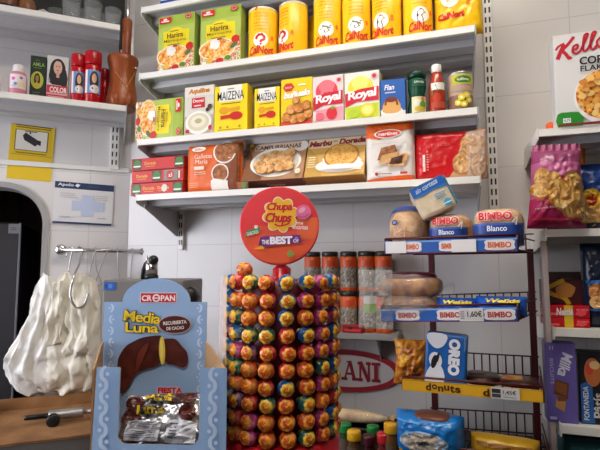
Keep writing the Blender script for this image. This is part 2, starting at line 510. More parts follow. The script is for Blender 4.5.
# left wall with a rounded passage opening
sj, _ = LW.hit(48, 240); _, zt = LW.hit(8, 182)
rad = 0.17; sl = sj - 0.62
arc = [(sj - rad + rad * math.cos(a), zt - rad + rad * math.sin(a)) for a in [PI / 2 * i / 10 for i in range(11)]]
arc2 = [(sl + rad - rad * math.cos(a), zt - rad + rad * math.sin(a)) for a in [PI / 2 * i / 10 for i in range(10, -1, -1)]]
opening = [(sj, 0.0)] + arc + arc2 + [(sl, 0.0)]
b = B()
b.extrude([(0, 0), (0, CEIL), (-2.6, CEIL), (-2.6, 0)] + opening[::-1], 0, 0.10, 'walltile_left')
struct(b.build('wall_left', M=LW.M(0, 0, 0)))
# grey rounded lining of the opening
b = B()
o2 = [(p[0] + (0.0 if i else 0.0), p[1]) for i, p in enumerate(opening)]
inner = [(sj - .022, 0.0)] + [(sj - rad + (rad - .022) * math.cos(a), zt - rad + (rad - .022) * math.sin(a)) for a in [PI / 2 * i / 10 for i in range(11)]] \
    + [(sl + rad - (rad - .022) * math.cos(a), zt - rad + (rad - .022) * math.sin(a)) for a in [PI / 2 * i / 10 for i in range(10, -1, -1)]] + [(sl + .022, 0.0)]
b.extrude(opening + inner[::-1], -0.006, 0.11, 'dullwhite' if 'dullwhite' in MATS else '#9d9a98/0.5')
struct(b.build('trim_1', M=LW.M(0, 0, 0)))
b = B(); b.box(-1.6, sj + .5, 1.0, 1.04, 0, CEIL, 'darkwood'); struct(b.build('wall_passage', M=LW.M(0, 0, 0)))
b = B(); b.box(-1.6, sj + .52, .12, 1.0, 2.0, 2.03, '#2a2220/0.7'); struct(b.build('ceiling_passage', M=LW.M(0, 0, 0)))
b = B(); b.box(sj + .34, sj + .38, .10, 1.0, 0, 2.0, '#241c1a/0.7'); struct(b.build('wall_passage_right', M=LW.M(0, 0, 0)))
b = B(); b.box(-4, 4, -4, 4, -0.05, 0, 'floorstone'); struct(b.build('floor'))
b = B(); b.box(-4, 4, -4, 4, CEIL, CEIL + .05, '#bdb9b4/0.8'); struct(b.build('ceiling'))
b = B(); b.box(3.2, 3.28, -3.2, 1.8, 0, CEIL, 'paint'); struct(b.build('wall_right'))
b = B(); b.box(-3.6, 3.3, -3.28, -3.2, 0, CEIL, 'paint'); struct(b.build('wall_front'))
# white cable trunking along the left wall
z0 = LW.hit(60, 166.5)[1]
b = B(); b.box(-1.15, -0.005, -0.012, 0, z0 - .009, z0 + .011, '#e3e0dc/0.4', 0.002)
tag(b.build('cable_trunking', M=LW.M(0, 0, 0)), 'thin white cable trunking strip running across left wall above the dark arch', 'trunking')

# ceiling lamps
plain('diffuser', '#fff6ea', 0.5, emit=1.0)
MATS['diffuser'].node_tree.nodes['Principled BSDF'].inputs['Emission Strength'].default_value = LAMP
# side wall with a daylit shop window, left of the camera

WY0, WY1, WZ0, WZ1 = -.10, 1.42, 1.0, 2.3
b = B(); b.box(-2.08, -2.0, -3.2, WY0, 0, CEIL, 'paint'); b.box(-2.08, -2.0, WY1, 1.56, 0, CEIL, 'paint'); b.box(-2.08, -2.0, WY0, WY1, 0, WZ0, 'paint'); b.box(-2.08, -2.0, WY0, WY1, WZ1, CEIL, 'paint')
struct(b.build('wall_side'))
plain('daylight', '#eef1ff', 0.5, emit=1.0)
MATS['daylight'].node_tree.nodes['Principled BSDF'].inputs['Emission Strength'].default_value = DAY
b = B(); b.box(-2.06, -2.05, WY0, WY1, WZ0, WZ1, 'daylight'); w1 = struct(b.build('window_1'))
b = B()
for q in range(4): y = WY0 + (WY1 - WY0) * q / 3; b.box(-2.07, -2.02, y - .02, y + .02, WZ0, WZ1, '#c8c8c8/0.4')
for z in (WZ0, WZ1): b.box(-2.07, -2.02, WY0, WY1, z - .02, z + .02, '#c8c8c8/0.4')
b.build('window_frame', w1)
plain('front_fill_glow', '#f2f2fa', 0.5, emit=1.0)
MATS['front_fill_glow'].node_tree.nodes['Principled BSDF'].inputs['Emission Strength'].default_value = FRONT_FILL
b = B(); b.box(-1.9, .4, -3.19, -3.18, 1.0, 2.5, 'front_fill_glow'); w2 = struct(b.build('fill_window'))  # glowing pane behind the camera, added as dim front fill
b = B()
for x in (-1.9, -.75, .4): b.box(x - .02, x + .02, -3.195, -3.15, 1.0, 2.5, '#c8c8c8/0.4')
for z in (1.0, 2.5): b.box(-1.9, .4, -3.195, -3.15, z - .02, z + .02, '#c8c8c8/0.4')
b.build('window_frame', w2)
def lamp(x, y, lab):
    t = thing('ceiling_light', lab, 'ceiling light', Matrix.Translation((x, y, CEIL)), 'ceiling lights')
    b = B(); b.box(-.64, .64, -.16, .16, -.05, 0, '#f0f0ee/0.4', .006); b.build('lamp_frame', t)
    b = B(); b.box(-.60, .60, -.13, .13, -.062, -.048, 'diffuser', .004); b.build('lamp_diffuser', t)
lamp(0.15, 0.75, 'long white ceiling light nearest the product shelves')
t = thing('added_fill_lamp', 'unseen fill lamp added over the serving counter', 'pendant lamp', Matrix.Translation((-.45, .12, 2.25)))  # added lamp, out of view: front light for cake box, sign and drum
b = B(); b.box(-.32, .32, -.12, .12, 0, .05, '#f0f0ee/0.4', .006); b.build('lamp_frame', t)
b = B(); b.box(-.30, .30, -.10, .10, -.012, .002, 'diffuser', .004); b.build('lamp_diffuser', t)
for x in (-.25, .25):
    b = B(); b.tube([(x, 0, .05), (x, 0, CEIL - 2.25)], .003, 'blackplastic', 6); b.build('hanging_cord', t)

# ------------------------------------------------------------------ wall shelving
PROF = [(0.0, 0.0), (SHELF_D, 0.0), (SHELF_D, -.021), (SHELF_D - .012, -.021), (SHELF_D - .014, -.012), (.215, -.012), (.21, -.034), (.15, -.034), (.145, -.012),
        (.115, -.012), (.11, -.034), (.05, -.034), (.045, -.012), (0.0, -.012)]
def shelf(fr, s0, s1, z, label, cat='shelf', group=None, depth=SHELF_D, ends=(1, 1), drop=.10):
    t = thing('wall_shelf', label, cat, fr.M((s0 + s1) / 2, 0, z), group)
    L = s1 - s0; k = depth / SHELF_D
    # board: cross-section swept along the shelf, white lip in front and grey ribs below
    n = len(PROF); b = B()
    vs = [(-L / 2, -p[0] * k, p[1]) for p in PROF] + [(L / 2, -p[0] * k, p[1]) for p in PROF]
    for i in range(n):
        j = (i + 1) % n
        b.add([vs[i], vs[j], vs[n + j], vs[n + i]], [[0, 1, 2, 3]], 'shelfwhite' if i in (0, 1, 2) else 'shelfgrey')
    tri = tessellate_polygon([[Vector((p[0], p[1], 0)) for p in PROF]])
    b.add(vs[:n], [list(q) for q in tri], 'shelfwhite'); b.add(vs[n:], [list(q) for q in tri], 'shelfwhite')
    b.build('shelf_board', t)
    for sx, on in ((-1, ends[0]), (1, ends[1])):
        if not on: continue
        b = B(); x = sx * (L / 2 + .0025)
        out = [(-depth, 0.004), (-depth, -.03), (-.02, -drop), (0.0, -drop), (0.0, 0.004)]
        M = Matrix.Translation((x, 0, 0)) @ Matrix.Rotation(PI / 2, 4, 'Z')
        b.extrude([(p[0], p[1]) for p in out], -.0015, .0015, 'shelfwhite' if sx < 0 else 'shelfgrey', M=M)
        b.build('shelf_bracket', t)
    return t
def upright(fr, s, z0, z1, label, w=.030, group='slotted shelf uprights'):
    t = thing('slotted_upright', label, 'shelf upright', fr.M(s, 0, z0), group)
    b = B(); b.box(-w / 2, w / 2, -.018, 0, 0, z1 - z0, 'shelfwhite', .002)
    z = .02
    while z < z1 - z0 - .03:
        for x in (-w * .22, w * .22):
            b.add([(x - .0028, -.0184, z), (x + .0028, -.0184, z), (x + .0028, -.0184, z + .021), (x - .0028, -.0184, z + .021)], [[0, 1, 2, 3]], 'slot')
        z += .036
    b.build('slotted_rail', t); return t

Z0, Z1, Z2, Z3 = [CAMZ + q for q in (.986, .725, .471, .264)]
sL = MW.hit(138, 140, SHELF_D)[0]; sR = MW.hit(477, 100, SHELF_D)[0]
ZS = [Z0, Z1, Z2, Z3]
shelf(MW, sL, sR, Z0, 'topmost white shelf on the back wall, cut off by the photo')
shelf(MW, sL, sR, Z1, 'white back-wall shelf carrying the yellow tins')
shelf(MW, sL, sR, Z2, 'white back-wall shelf carrying the yellow cartons and dessert packets')
sh3 = shelf(MW, sL, sR, Z3, 'lowest white back-wall shelf carrying the biscuits')
sU = MW.hit(490.5, 110, 0)[0]
upright(MW, sU, MW.hit(492, 212)[1], 2.75, 'white slotted upright at the right end of the back-wall shelves')
sU2 = MW.hit(183, 225, 0)[0]
upright(MW, sU2, MW.hit(183, 250)[1], Z3 - .012, 'short white slotted upright under left end of the biscuit shelf', .022)
# price strip clip reflections: none; bracket of the biscuit shelf near its left upright
b = B(); M = Matrix.Rotation(PI / 2, 4, 'Z')
b.extrude([(-.25, 0), (-.25, -.012), (-.03, -.105), (-.018, -.105), (-.018, 0)], -.0015, .0015, 'shelfgrey', M=Matrix.Translation((sU2 - .012 - (sL + sR) / 2, 0, -.034)) @ M); br = b.build('shelf_brace', sh3)
b = B()
for z in (-.069, -.094, -.119): b.box(sU2 - .0155 - (sL + sR) / 2, sU2 - .013 - (sL + sR) / 2, -.036, -.030, z, z + .008, 'slot')
b.build('brace_hook', br)

# left wall shelves
NL = .25
LS = [LW.hit(60, 15.3, NL)[1], LW.hit(60, 100.2, NL)[1] ]
LS = [LW.hit(60, 14.5, NL)[1], LW.hit(60, 98.0, NL)[1]]
lR = LW.hit(126, 104, NL)[0]
shelf(LW, -1.35, LW.hit(120, 24, NL)[0], LS[0], 'upper white shelf on the left wall holding drinking glasses', depth=NL, ends=(1, 0))
shelf(LW, -1.35, lR, LS[1], 'lower white shelf on the left wall holding hair dye and red bottles', depth=NL, ends=(1, 1))
sU = LW.hit(114.5, 150, 0)[0]
upright(LW, sU, LW.hit(113, 170)[1], 2.62, 'white slotted upright holding the left-wall shelves', .036)

# right shelf unit
ZR = [MW.hit(542, y, SHELF_D)[1] for y in (129, 229.5, 328, 423.5)]
rL = MW.hit(541, 180, SHELF_D)[0]
names = ['white shelf carrying the cereal box at the right', 'white shelf under the pink crisps bag at the right',
         'white shelf under the red chocolate packs at the right', 'white shelf under the purple biscuit box at the lower right']
for i, z in enumerate(ZR):
    shelf(MW, rL + (0, .010, .018, .024)[i], rL + .75, z, names[i], ends=(1, 1), drop=.06)
t = thing('shelf_post', 'pale narrow end post of right shelf unit beside the bread rack', 'post', MW.M(rL + .006, .235, .0))
b = B(); b.box(-.007, .007, -.02, .02, 0, ZR[1] - .03, '#b9a8a2/0.45', .002); b.build('post_rail', t)
b = B(); b.box(-.016, .016, -.03, .03, 0, .012, '#8a807c/0.5', .002); b.build('foot_plate', t)
b = B(); b.box(-.007, .007, -.235, .235, 0, .03, '#b9a8a2/0.45', .002); b.build('wall_rail', t)
# lowest board of that unit
Z_E = ZR[3] - .20
shelf(MW, rL + .03, rL + .75, Z_E, 'bottom white shelf at the lower right mostly below the frame', ends=(0, 0))

# counters
CT = CAMZ - .40      # front counter top
b = B(); b.box(-1.0, .80, .42, 1.08, CT - .035, CT, '#5f5750/0.35', .006)
t = thing('serving_counter', 'shop counter under the lollipop stand and cake display', 'counter', Matrix.Identity(4))
b.build('counter_top', t)
b = B(); b.box(-.98, .78, .46, 1.05, 0, CT - .035, '#6d655d/0.5'); b.build('counter_body', t)
BT = .90
t = thing('back_worktop', 'dark worktop along back wall below the sign and grey machine', 'worktop', Matrix.Identity(4))
def xy(fr, s, n):
    p = fr.P(s, n, 0); return (p.x, p.y)
def inner(n1, n2):
    """where the fronts of the two worktop legs meet"""
    p = MW.P(0, n1, 0); q = LW.P(0, n2, 0); a, c = MW.ex, LW.ex
    k = ((q.x - p.x) * c.y - (q.y - p.y) * c.x) / (a.x * c.y - a.y * c.x)
    return (p.x + a.x * k, p.y + a.y * k)
def top_outline(g):
    return [xy(LW, -.002, .004), xy(LW, -1.05, .004), xy(LW, -1.05, .46 - g), inner(.64 - g, .46 - g), xy(MW, -.05, .64 - g), xy(MW, -.05, .46 - g), xy(MW, rL - .014, .46 - g), xy(MW, rL - .014, .003)]
FL = Matrix.Rotation(-PI / 2, 4, 'X')
b = B(); b.extrude(top_outline(0), -BT, -BT + .03, '#2a2725/0.5', M=FL); b.build('worktop_slab', t)
b = B(); b.extrude(top_outline(.03), -BT + .03, 0, '#3a3532/0.6', M=FL); b.build('worktop_base', t)
# ------------------------------------------------------------------ groceries: printed cartons
def carton(name, label, cat, fr, px0, px1, ptop, z, n, depth, face_fn, body, side=None, group=None, yaw=0.0, wscale=1.0, rot=False):
    sc_, w, h = fit(fr, px0, px1, ptop, z, n)
    b = B(); b.box(-w / 2, w / 2, 0, depth, 0, h, body, .0012, seg=1)
    if side:
        b.add([(w / 2 + .0003, .001, .001), (w / 2 + .0003, depth - .001, .001), (w / 2 + .0003, depth - .001, h - .001), (w / 2 + .0003, .001, h - .001)], [[0, 1, 2, 3]], side)
        b.add([(-w / 2 - .0003, .001, .001), (-w / 2 - .0003, depth - .001, .001), (-w / 2 - .0003, depth - .001, h - .001), (-w / 2 - .0003, .001, h - .001)], [[3, 2, 1, 0]], side)
    # glued top flap seam
    b.box(-w / 2 + .002, w / 2 - .002, depth * .5, depth * .5 + .0008, h - .0005, h + .0004, body)
    if rot: f = Face(b, h, w, lambda a, c, l: Vector((-w / 2 + c, -l, h - a)))
    else: f = Face(b, w, h)
    face_fn(f)
    o = b.build(name, M=fr.M(sc_, n, z, yaw))
    return tag(o, label, cat, group)

def harira(f):
    f.rect(.01, .01, .99, .99, '#b3c45c')
    f.rect(.01, .01, .99, .40, '#e9cf8a')
    f.rect(.01, .80, .99, .99, '#a3bb48')
    f.rect(.15, .36, .86, .72, '#f2dc22'); f.ell(.5, .70, .20, .07, '#f2dc22')
    f.poly([(.01, .01), (.99, .01), (.99, .42), (.86, .36), (.7, .22), (.4, .12), (.01, .16)], 'veg')
    f.ell(.43, .275, .46, .185, '#efe2c2', 28); f.ell(.43, .275, .42, .165, 'pizza', 28)
    f.ell(.38, .36, .11, .075, '#f6f0e4', 14, lobes=5, amp=.25)
    f.ell(.88, .40, .10, .07, '#cf2a20', 14); f.ell(.84, .30, .10, .04, '#5d7340', 12, rot=.6)
    f.ell(.50, .07, .10, .045, '#c8281e', 12); f.ell(.26, .09, .07, .05, '#e8b23a', 10); f.ell(.7, .10, .08, .04, '#5a8a2c', 10); f.ell(.12, .05, .06, .03, '#f1ead6', 10)
    f.rect(.05, .86, .37, .96, '#d8232a'); f.ell(.21, .925, .06, .018, '#f6e6e0', 10); f.lines(.10, .875, .32, .905, 1, '#f6dcd8', .8, 0)
    f.ell(.85, .925, .09, .045, '#c9243c', 16); f.ell(.85, .925, .06, .03, '#e8d9a0', 14); f.ell(.85, .925, .05, .022, '#c9243c', 14)
    f.lines(.36, .68, .62, .71, 1, '#8a6a2a', .5)
    f.text('Harira', .28, .575, .72, .665, '#6a3d1a', .02); f.text('Marroquina', .20, .49, .80, .555, '#7a4a22', .005)
    f.lines(.30, .44, .70, .47, 1, '#8a6a2a', .5); f.rect(.45, .41, .57, .44, '#b0281e')
n1 = .258
carton('soup_carton', 'green and yellow soup carton at left end of top grocery row', 'carton', MW, 158.5, 194.5, 14.5, Z1, n1, .045, harira, '#a6b84e', '#94a446', 'green soup cartons')
carton('soup_carton', 'green and yellow soup carton beside the first yellow tin', 'carton', MW, 200.5, 241, 7, Z1, n1, .045, harira, '#a6b84e', '#94a446', 'green soup cartons')
carton('soup_carton', 'green and yellow soup carton lying on its side at row end', 'carton', MW, 135.5, 183, 99.5, Z2, n1, .045, harira, '#b3c45c', '#a6b84e', 'green soup cartons', rot=True)
# something blue on the topmost shelf
sc_, w, h = fit(MW, 160, 186, -25, Z0, .25)
b = B(); b.box(-w / 2, w / 2, 0, .08, 0, .10, '#1f4c9c', .004); b.box(-w / 2 + .004, w / 2 - .004, -.0006, 0, .03, .07, '#e8e8ea')
tag(b.build('blue_packet', M=MW.M(sc_, .25, Z0)), 'blue packet whose bottom edge peeps from the topmost shelf', 'packet')

TIN_H = MW.hit(263, 5.5, .262)[1] - Z1
def tin(px0, px1, ptop, label, rot, h=TIN_H, art=0, n=None):
    s0 = MW.hit(px0, 30, .21)[0]; s1 = MW.hit(px1, 30, .21)[0]
    r = (s1 - s0) / 2; sc_ = (s0 + s1) / 2; n = n if n is not None else .262 - r
    t = thing('yellow_tin', label, 'tin', MW.M(sc_, n, Z1), 'yellow tins')
    b = B(); b.lathe([(r * .97, 0), (r, .003), (r, h - .008), (r * .985, h - .006)], '#ffcc22/0.3', 32)
    q = PI * r
    f = cylface(b, r, h, 0, R(20) + rot, step=.0003)
    for i in range(6):   # rows of small print in the upper part
        f.text(('Alimento lacteo', 'con azucar', 'y miel para', 'toda la familia', 'desayuno', 'enriquecido')[i], .34, .86 - i * .062, .66, .895 - i * .062, '#d8701a', .01)
    rr = .0255 / q
    f.ell(.5, .36, rr * 1.05, None, '#fdf6ea', 24, 2)
    a = q / h
    P = lambda x, y: (.5 + x * rr, .36 + y * rr * a)
    if art == 0:
        f.stroke([P(-.6, .1), P(-.4, .55), P(.1, .7), P(.5, .4), P(.45, .0), P(.1, -.15), P(.05, -.4)], .05, '#d02a1c')
        f.ell(*P(.05, -.62), .022, None, '#d02a1c', 10); 
        for x, y in ((-.55, .45), (-.2, .75), (.2, .8)): f.ell(*P(x, y), .022, None, '#d02a1c', 8)
    elif art == 1:
        f.poly([P(-.8, .0), P(-.2, .35), P(.8, .55), P(.3, .1), P(.5, -.2), P(-.1, -.5), P(-.3, -.1)], '#3e4a34', 3)
        f.stroke([P(-.5, .5), P(.1, .3), P(.6, .1)], .03, '#6b7a4e')
    else:
        f.poly([P(-.3, -.8), P(-.45, 0), P(-.2, .6), P(.3, .65), P(.45, .2), P(.2, -.1), P(.35, -.8)], '#4c2c22', 3)
        f.ell(*P(.05, .72), .03, .012, '#c22a1e', 10); f.ell(*P(.5, .25), .022, None, '#e0a22a', 8)
    f.fine = 0
    wp = lambda x: .02 * math.sin(x * 6) + .05 * x
    f.text('CalNort', .25, .06, .77, .22, '#d8281c', .03, .1, .95, warp=wp)
    f.ell(.74, .40, .035, .045, '#ee7a1c', 12, 1)
    f.stroke([(.40, .93), (.42, .97), (.415, .99)], .03, '#d8281c')
    b.build('tin_body', t)
    b = B(); b.lathe([(r * 1.0, h - .008), (r * 1.01, h - .006), (r * 1.01, h), (r * .96, h + .001), (r * .94, h - .003), (0.001, h - .003)], '#e9dfc8/0.3', 32); b.build('tin_lid', t)
tin(249.5, 277, 5, 'yellow tin with a red swirl badge, first tin from the left', R(-8))
tin(280, 307.5, 1.5, 'yellow tin turned so its red swirl badge faces left, second tin', R(-50))
tin(314.5, 342, -3, 'yellow tin with dark bird-like badge, third tin, beside the gap', R(-14), art=1)
tin(343, 371, -6, 'yellow tin with dark bird-like badge, fourth tin from the left', R(-12), art=1)
tin(372.5, 402, -10, 'yellow tin with brown badge turned to the left, fifth tin', R(-38), art=2)
tin(403.5, 433, -14, 'yellow tin with brown badge facing front, beside the yellow pouch', R(-6), art=2)
tin(300, 326, 2, 'yellow tin in second row, glimpsed in the gap after the second tin', R(60), n=.105)
sc_, w, h = fit(MW, 434, 483, -16, Z1, .23)
b = B(); f = pillow(b, w, .185, .06, '#f6c016/0.3', seed=5, crinkle=.004, p=6)
f.ell(.33, .62, .20, None, '#fbf4e2', 22, 3); f.poly([(.26, .55), (.25, .64), (.30, .72), (.38, .70), (.40, .62), (.36, .55)], '#ecdcc0', 3)
f.text('CalNort', .06, .24, .62, .36, '#d8281c', .05, .1, .95, warp=lambda x: .03 * x); f.ell(.70, .5, .04, None, '#e8861c', 12)
tag(b.build('yellow_pouch', M=MW.M(sc_, .215, Z1)), 'crinkled yellow pouch at right end of the tins row', 'pouch')

# ---- second row
def yogurtbox(f):
    f.rect(.01, .01, .99, .99, '#d9d3c6'); f.rect(.01, .01, .99, .40, '#c8b79c'); f.rect(.01, .80, .99, .99, '#e4dcd0')
    f.text('Aquilina', .14, .83, .86, .95, '#d88a1e', .03, .15, edge='#7a4a12', ew=.02)
    f.rect(.26, .56, .70, .76, '#c8242c'); f.text('Dogal', .30, .65, .66, .73, '#f8ece8', .02); f.lines(.34, .58, .62, .62, 1, '#f0d0cc', .6)
    f.ell(.50, .26, .44, .23, '#f0ede6', 26); f.ell(.50, .27, .36, .18, '#d8cfae', 24); f.ell(.50, .28, .25, .12, '#e8e2c8', 20); f.ell(.5, .29, .12, .05, '#b8ac86', 14)
    f.ell(.88, .56, .08, .05, '#5a3a24', 10); f.ell(.80, .5, .06, .04, '#3e2a1c', 10)
    f.ell(.14, .10, .07, .04, '#b8203a', 10); f.ell(.9, .14, .06, .05, '#c8323c', 10)
carton('dessert_carton', 'beige dessert carton picturing a bowl of cream, left of the starch boxes', 'carton', MW, 184.5, 214, 86, Z2, n1, .04, yogurtbox, '#cfc6b4')
def maizena(f):
    f.rect(.01, .01, .99, .99, '#f6d818'); f.rect(.16, .66, .84, .99, '#f2efe6')
    f.lines(.40, .90, .60, .94, 1, '#8a8a8a', .6, 0)
    f.text('MAIZENA', .10, .69, .90, .87, '#15120f', .004, sp=1.0); f.lines(.22, .60, .80, .63, 1, '#5a4a10', .5, 0)
    f.ell(.30, .475, .15, .075, '#e8a21a', 16); f.stroke([(.40, .475), (.78, .50)], .10, '#e8a21a', 0)
    f.ell(.66, .345, .20, .085, '#c8281e', 16); f.stroke([(.20, .325), (.55, .345)], .10, '#c8281e', 0)
    for x in (.2, .42, .78): f.ell(x, .12, .035, None, '#a8882a', 8)
    f.lines(.12, .05, .86, .08, 1, '#a8882a', .5)
carton('starch_carton', 'yellow starch carton beside the beige dessert carton', 'carton', MW, 214.5, 247.5, 85, Z2, n1, .05, maizena, '#f2d416', '#e2bd10', 'yellow starch cartons')
carton('starch_carton', 'yellow starch carton left of the box picturing fritters', 'carton', MW, 254.5, 279.5, 87.5, Z2, n1, .05, maizena, '#f2d416', '#e2bd10', 'yellow starch cartons')
def bunu(f):
    f.rect(.01, .01, .99, .99, '#f4d21e'); f.rect(.01, .01, .99, .12, '#d8402a')
    f.ell(.25, .82, .16, .085, '#d8402a', 12, lobes=6, amp=.15); f.text('buñuelo', .14, .80, .36, .84, '#f8e8d8', .01)
    f.lines(.55, .82, .85, .88, 1, '#f8f0d0', .6); f.text('buñuelo', .08, .58, .94, .72, '#f8f4ea', .05, .3, .92, edge='#d8902a', ew=.02, warp=lambda x: .04 * x)
    for x, y, r_ in ((.2, .2, .16), (.42, .14, .15), (.66, .16, .16), (.88, .22, .15), (.34, .34, .16), (.6, .36, .17), (.82, .40, .16), (.5, .52, .12)):
        f.ell(x, y, r_, None, '#8a4a18', 14); f.ell(x - .01, y + .01, r_ * .9, None, 'bunuelo', 14)
carton('fritter_carton', 'yellow carton picturing round brown fritters', 'carton', MW, 281, 312.5, 78, Z2, n1, .04, bunu, '#efcc1a')
def royal(c1, c2, c3, lemon):
    def g(f):
        f.rect(.01, .01, .99, .99, '#f1ece0' if lemon else '#f0dcd8'); 
        f.poly([(.02, .02), (.98, .02), (.98, .34), (.02, .28)], c3)
        f.ell(.46, .68, .36, .22, c1, 22); f.ell(.46, .78, .26, .13, c2, 20); f.ell(.32, .66, .05, .18, c2, 10, rot=-.2)
        f.ell(.62, .66, .05, .18, c2, 10, rot=.2)
        f.poly([(.02, .28), (.35, .38), (.98, .38), (.98, .66), (.5, .64), (.02, .56)], '#d21f34')
        f.text('Royal', .10, .37, .92, .60, '#fdf6f2', .035, .05, .9, warp=lambda x: .05 * x)
        f.ell(.86, .88, .09, None, '#e8b8b0', 14); f.ell(.86, .88, .06, None, '#c8384a', 12)
        if lemon: f.ell(.66, .20, .20, .14, '#f4dc2a', 18); f.ell(.66, .20, .15, .10, '#f8ec8a', 16); f.ell(.26, .14, .16, .08, '#b8d02a', 14)
        else: f.ell(.62, .20, .17, .13, '#d8283a', 16); f.ell(.66, .31, .08, .03, '#6aa02c', 8); f.ell(.24, .15, .14, .08, '#e86a7a', 12); f.rect(.02, .06, .12, .26, '#f0d8d4')
    return g
carton('jelly_carton', 'pink strawberry jelly dessert carton', 'carton', MW, 312.8, 343.5, 75.5, Z2, n1, .04, royal('#e8485a', '#f27a86', '#e8a0a8', False), '#f0e4dc', '#e8d8d0', 'jelly cartons')
carton('jelly_carton', 'pale yellow lemon jelly dessert carton', 'carton', MW, 344.5, 379.5, 71.5, Z2, n1, .04, royal('#f2e03a', '#f8ee7a', '#c8d83a', True), '#f0ead8', '#e8e0cc', 'jelly cartons')
sc_, w, h = fit(MW, 377, 386, 80, Z2, .10)
b = B(); b.box(-.03, .012, 0, .03, 0, h, '#e2b02a', .001); f = Face(b, .04, h); f.rect(.1, .1, .9, .5, '#b8681c'); f.lines(.2, .6, .9, .9, 3, '#7a4a12')
tag(b.build('small_carton', M=MW.M(sc_, .16, Z2)), 'small yellow carton half hidden behind the blue flan box', 'carton')
def flan(f):
    f.rect(.01, .01, .99, .99, '#2860ae'); f.rect(.01, .01, .99, .16, '#e8e2d6')
    f.text('Flan', .16, .72, .56, .86, '#f4f4f6', .02, .2); f.lines(.18, .62, .62, .68, 1, '#c8d4ea', .5)
    f.ell(.44, .16, .44, .12, '#f0ece4', 22); f.poly([(.08, .16), (.20, .46), (.68, .46), (.82, .16), (.45, .10)], '#e0a860', 2); f.ell(.44, .46, .25, .07, '#7a3414', 16)
    f.stroke([(.22, .44), (.2, .32)], .08, '#8a4018'); f.stroke([(.64, .44), (.68, .30)], .08, '#8a4018')
carton('flan_carton', 'blue carton picturing a caramel flan', 'carton', MW, 380.5, 405.5, 79, Z2, n1, .04, flan, '#2458a4', '#1e4a8c')

def jar_at(name, label, cat, px0, px1, ptop, z, n, fn, fr=MW, group=None):
    sc_, w, h = fit(fr, px0, px1, ptop, z, n)
    t = thing(name, label, cat, fr.M(sc_, n, z), group); fn(t, w / 2, h); return t
def sauce_green(t, r, h):
    b = B(); b.lathe([(r * .92, 0), (r, .006), (r * 1.0, h * .18), (r * .82, h * .42), (r * .84, h * .50), (r * .98, h * .64), (r * .96, h * .80), (r * .8, h * .86)], '#174a34/0.25', 28)
    f = cylface(b, r * 1.005, h, 0, R(18)); f.rect(.26, .50 + .14, .74, .66 + .14, '#1b5a40', 8); f.text('Ligeresa', .34, .69, .66, .77, '#dfe8d8', .02)
    b.build('bottle_body', t)
    b = B(); f = cylface(b, r * .995, h, 0, R(18), step=.0008); f.l = .0006
    f.rect(.24, .04, .76, .40, '#e2d9a8', 8); f.ell(.42, .26, .12, .08, '#f4f0dc', 12, 2); f.ell(.60, .22, .10, .08, '#5f9a3a', 12, 2); f.ell(.5, .12, .16, .05, '#d8b02a', 12, 2); f.ell(.6, .34, .06, .05, '#d87a2a', 10, 1)
    b.build('bottle_label', t)
    b = B(); b.lathe([(r * .84, h * .86), (r * .98, h * .88), (r * .98, h * .98), (r * .9, h), (.001, h)], '#123a2a/0.35', 28); b.build('bottle_cap', t)
jar_at('sauce_bottle', 'squat dark green sauce bottle with yellow food label', 'sauce bottle', 407.5, 426.5, 73.5, Z2, .235, sauce_green)
def sauce_red(t, r, h):
    b = B(); b.lathe([(r * .92, 0), (r, .006), (r, h * .55), (r * .92, h * .62), (r * .72, h * .78), (r * .56, h * .84)], '#a83a22/0.15', 28); b.build('bottle_body', t)
    b = B(); f = cylface(b, r * 1.004, h, 0, R(10)); f.l = .0004; f.rect(.22, .52 - .06, .80, .60, '#e8e4dc', 8); f.poly([(.24, .36), (.5, .44), (.78, .58), (.78, .64), (.4, .56), (.24, .5)], '#3f8a3a'); f.ell(.44, .30, .16, .10, '#c23a26', 14, 2)
    f.rect(.22, .10, .80, .22, '#b84830', 8); b.build('bottle_label', t)
    b = B(); b.lathe([(r * .60, h * .84), (r * .62, h * .85), (r * .62, h * .98), (r * .55, h), (.001, h)], '#efece4/0.4', 24); b.build('bottle_cap', t)
jar_at('ketchup_bottle', 'slim red sauce bottle with a white cap', 'sauce bottle', 428.5, 445, 65.5, Z2, .235, sauce_red)
def olives(t, r, h):
    b = B(); b.lathe([(r * .98, 0), (r, .002), (r * .97, .004), (r * .97, h - .004), (r, h - .002)], 'dullsteel', 28)
    b.build('can_body', t)
    b = B(); b.lathe([(r * .975, .006), (r * .975, h * .42)], '#8d6a58/0.35', 28, cap=False); b.lathe([(r * .975, h * .42), (r * .975, h - .007)], '#c4a890/0.35', 28, cap=False)
    f = cylface(b, r * .977, h, 0, R(14)); f.l = .0002
    f.rect(.2, .68, .8, .92, '#c8c02a', 8); f.ell(.5, .80, .22, .09, '#2f7a3a', 16, 2); f.text('oliva', .36, .765, .64, .835, '#f0ecd0', .02); f.rect(.2, .50, .8, .66, '#b89a86', 8)
    for x, y in ((.36, .22), (.5, .18), (.62, .28), (.44, .34), (.56, .4)): f.ell(x, y, .075, .07, '#e8d23a', 12, 1, lobes=5, amp=.2); f.ell(x, y, .035, .03, '#f6ecc0', 8)
    b.build('can_label', t)
    b = B(); b.lathe([(r, h - .002), (r, h), (r * .93, h), (r * .92, h - .003), (.001, h - .003)], 'steel', 28); b.build('can_lid', t)
jar_at('food_can', 'metal can with green and yellow label at right end of row', 'can', 447.5, 473.5, 75.5, Z2, .215, olives)

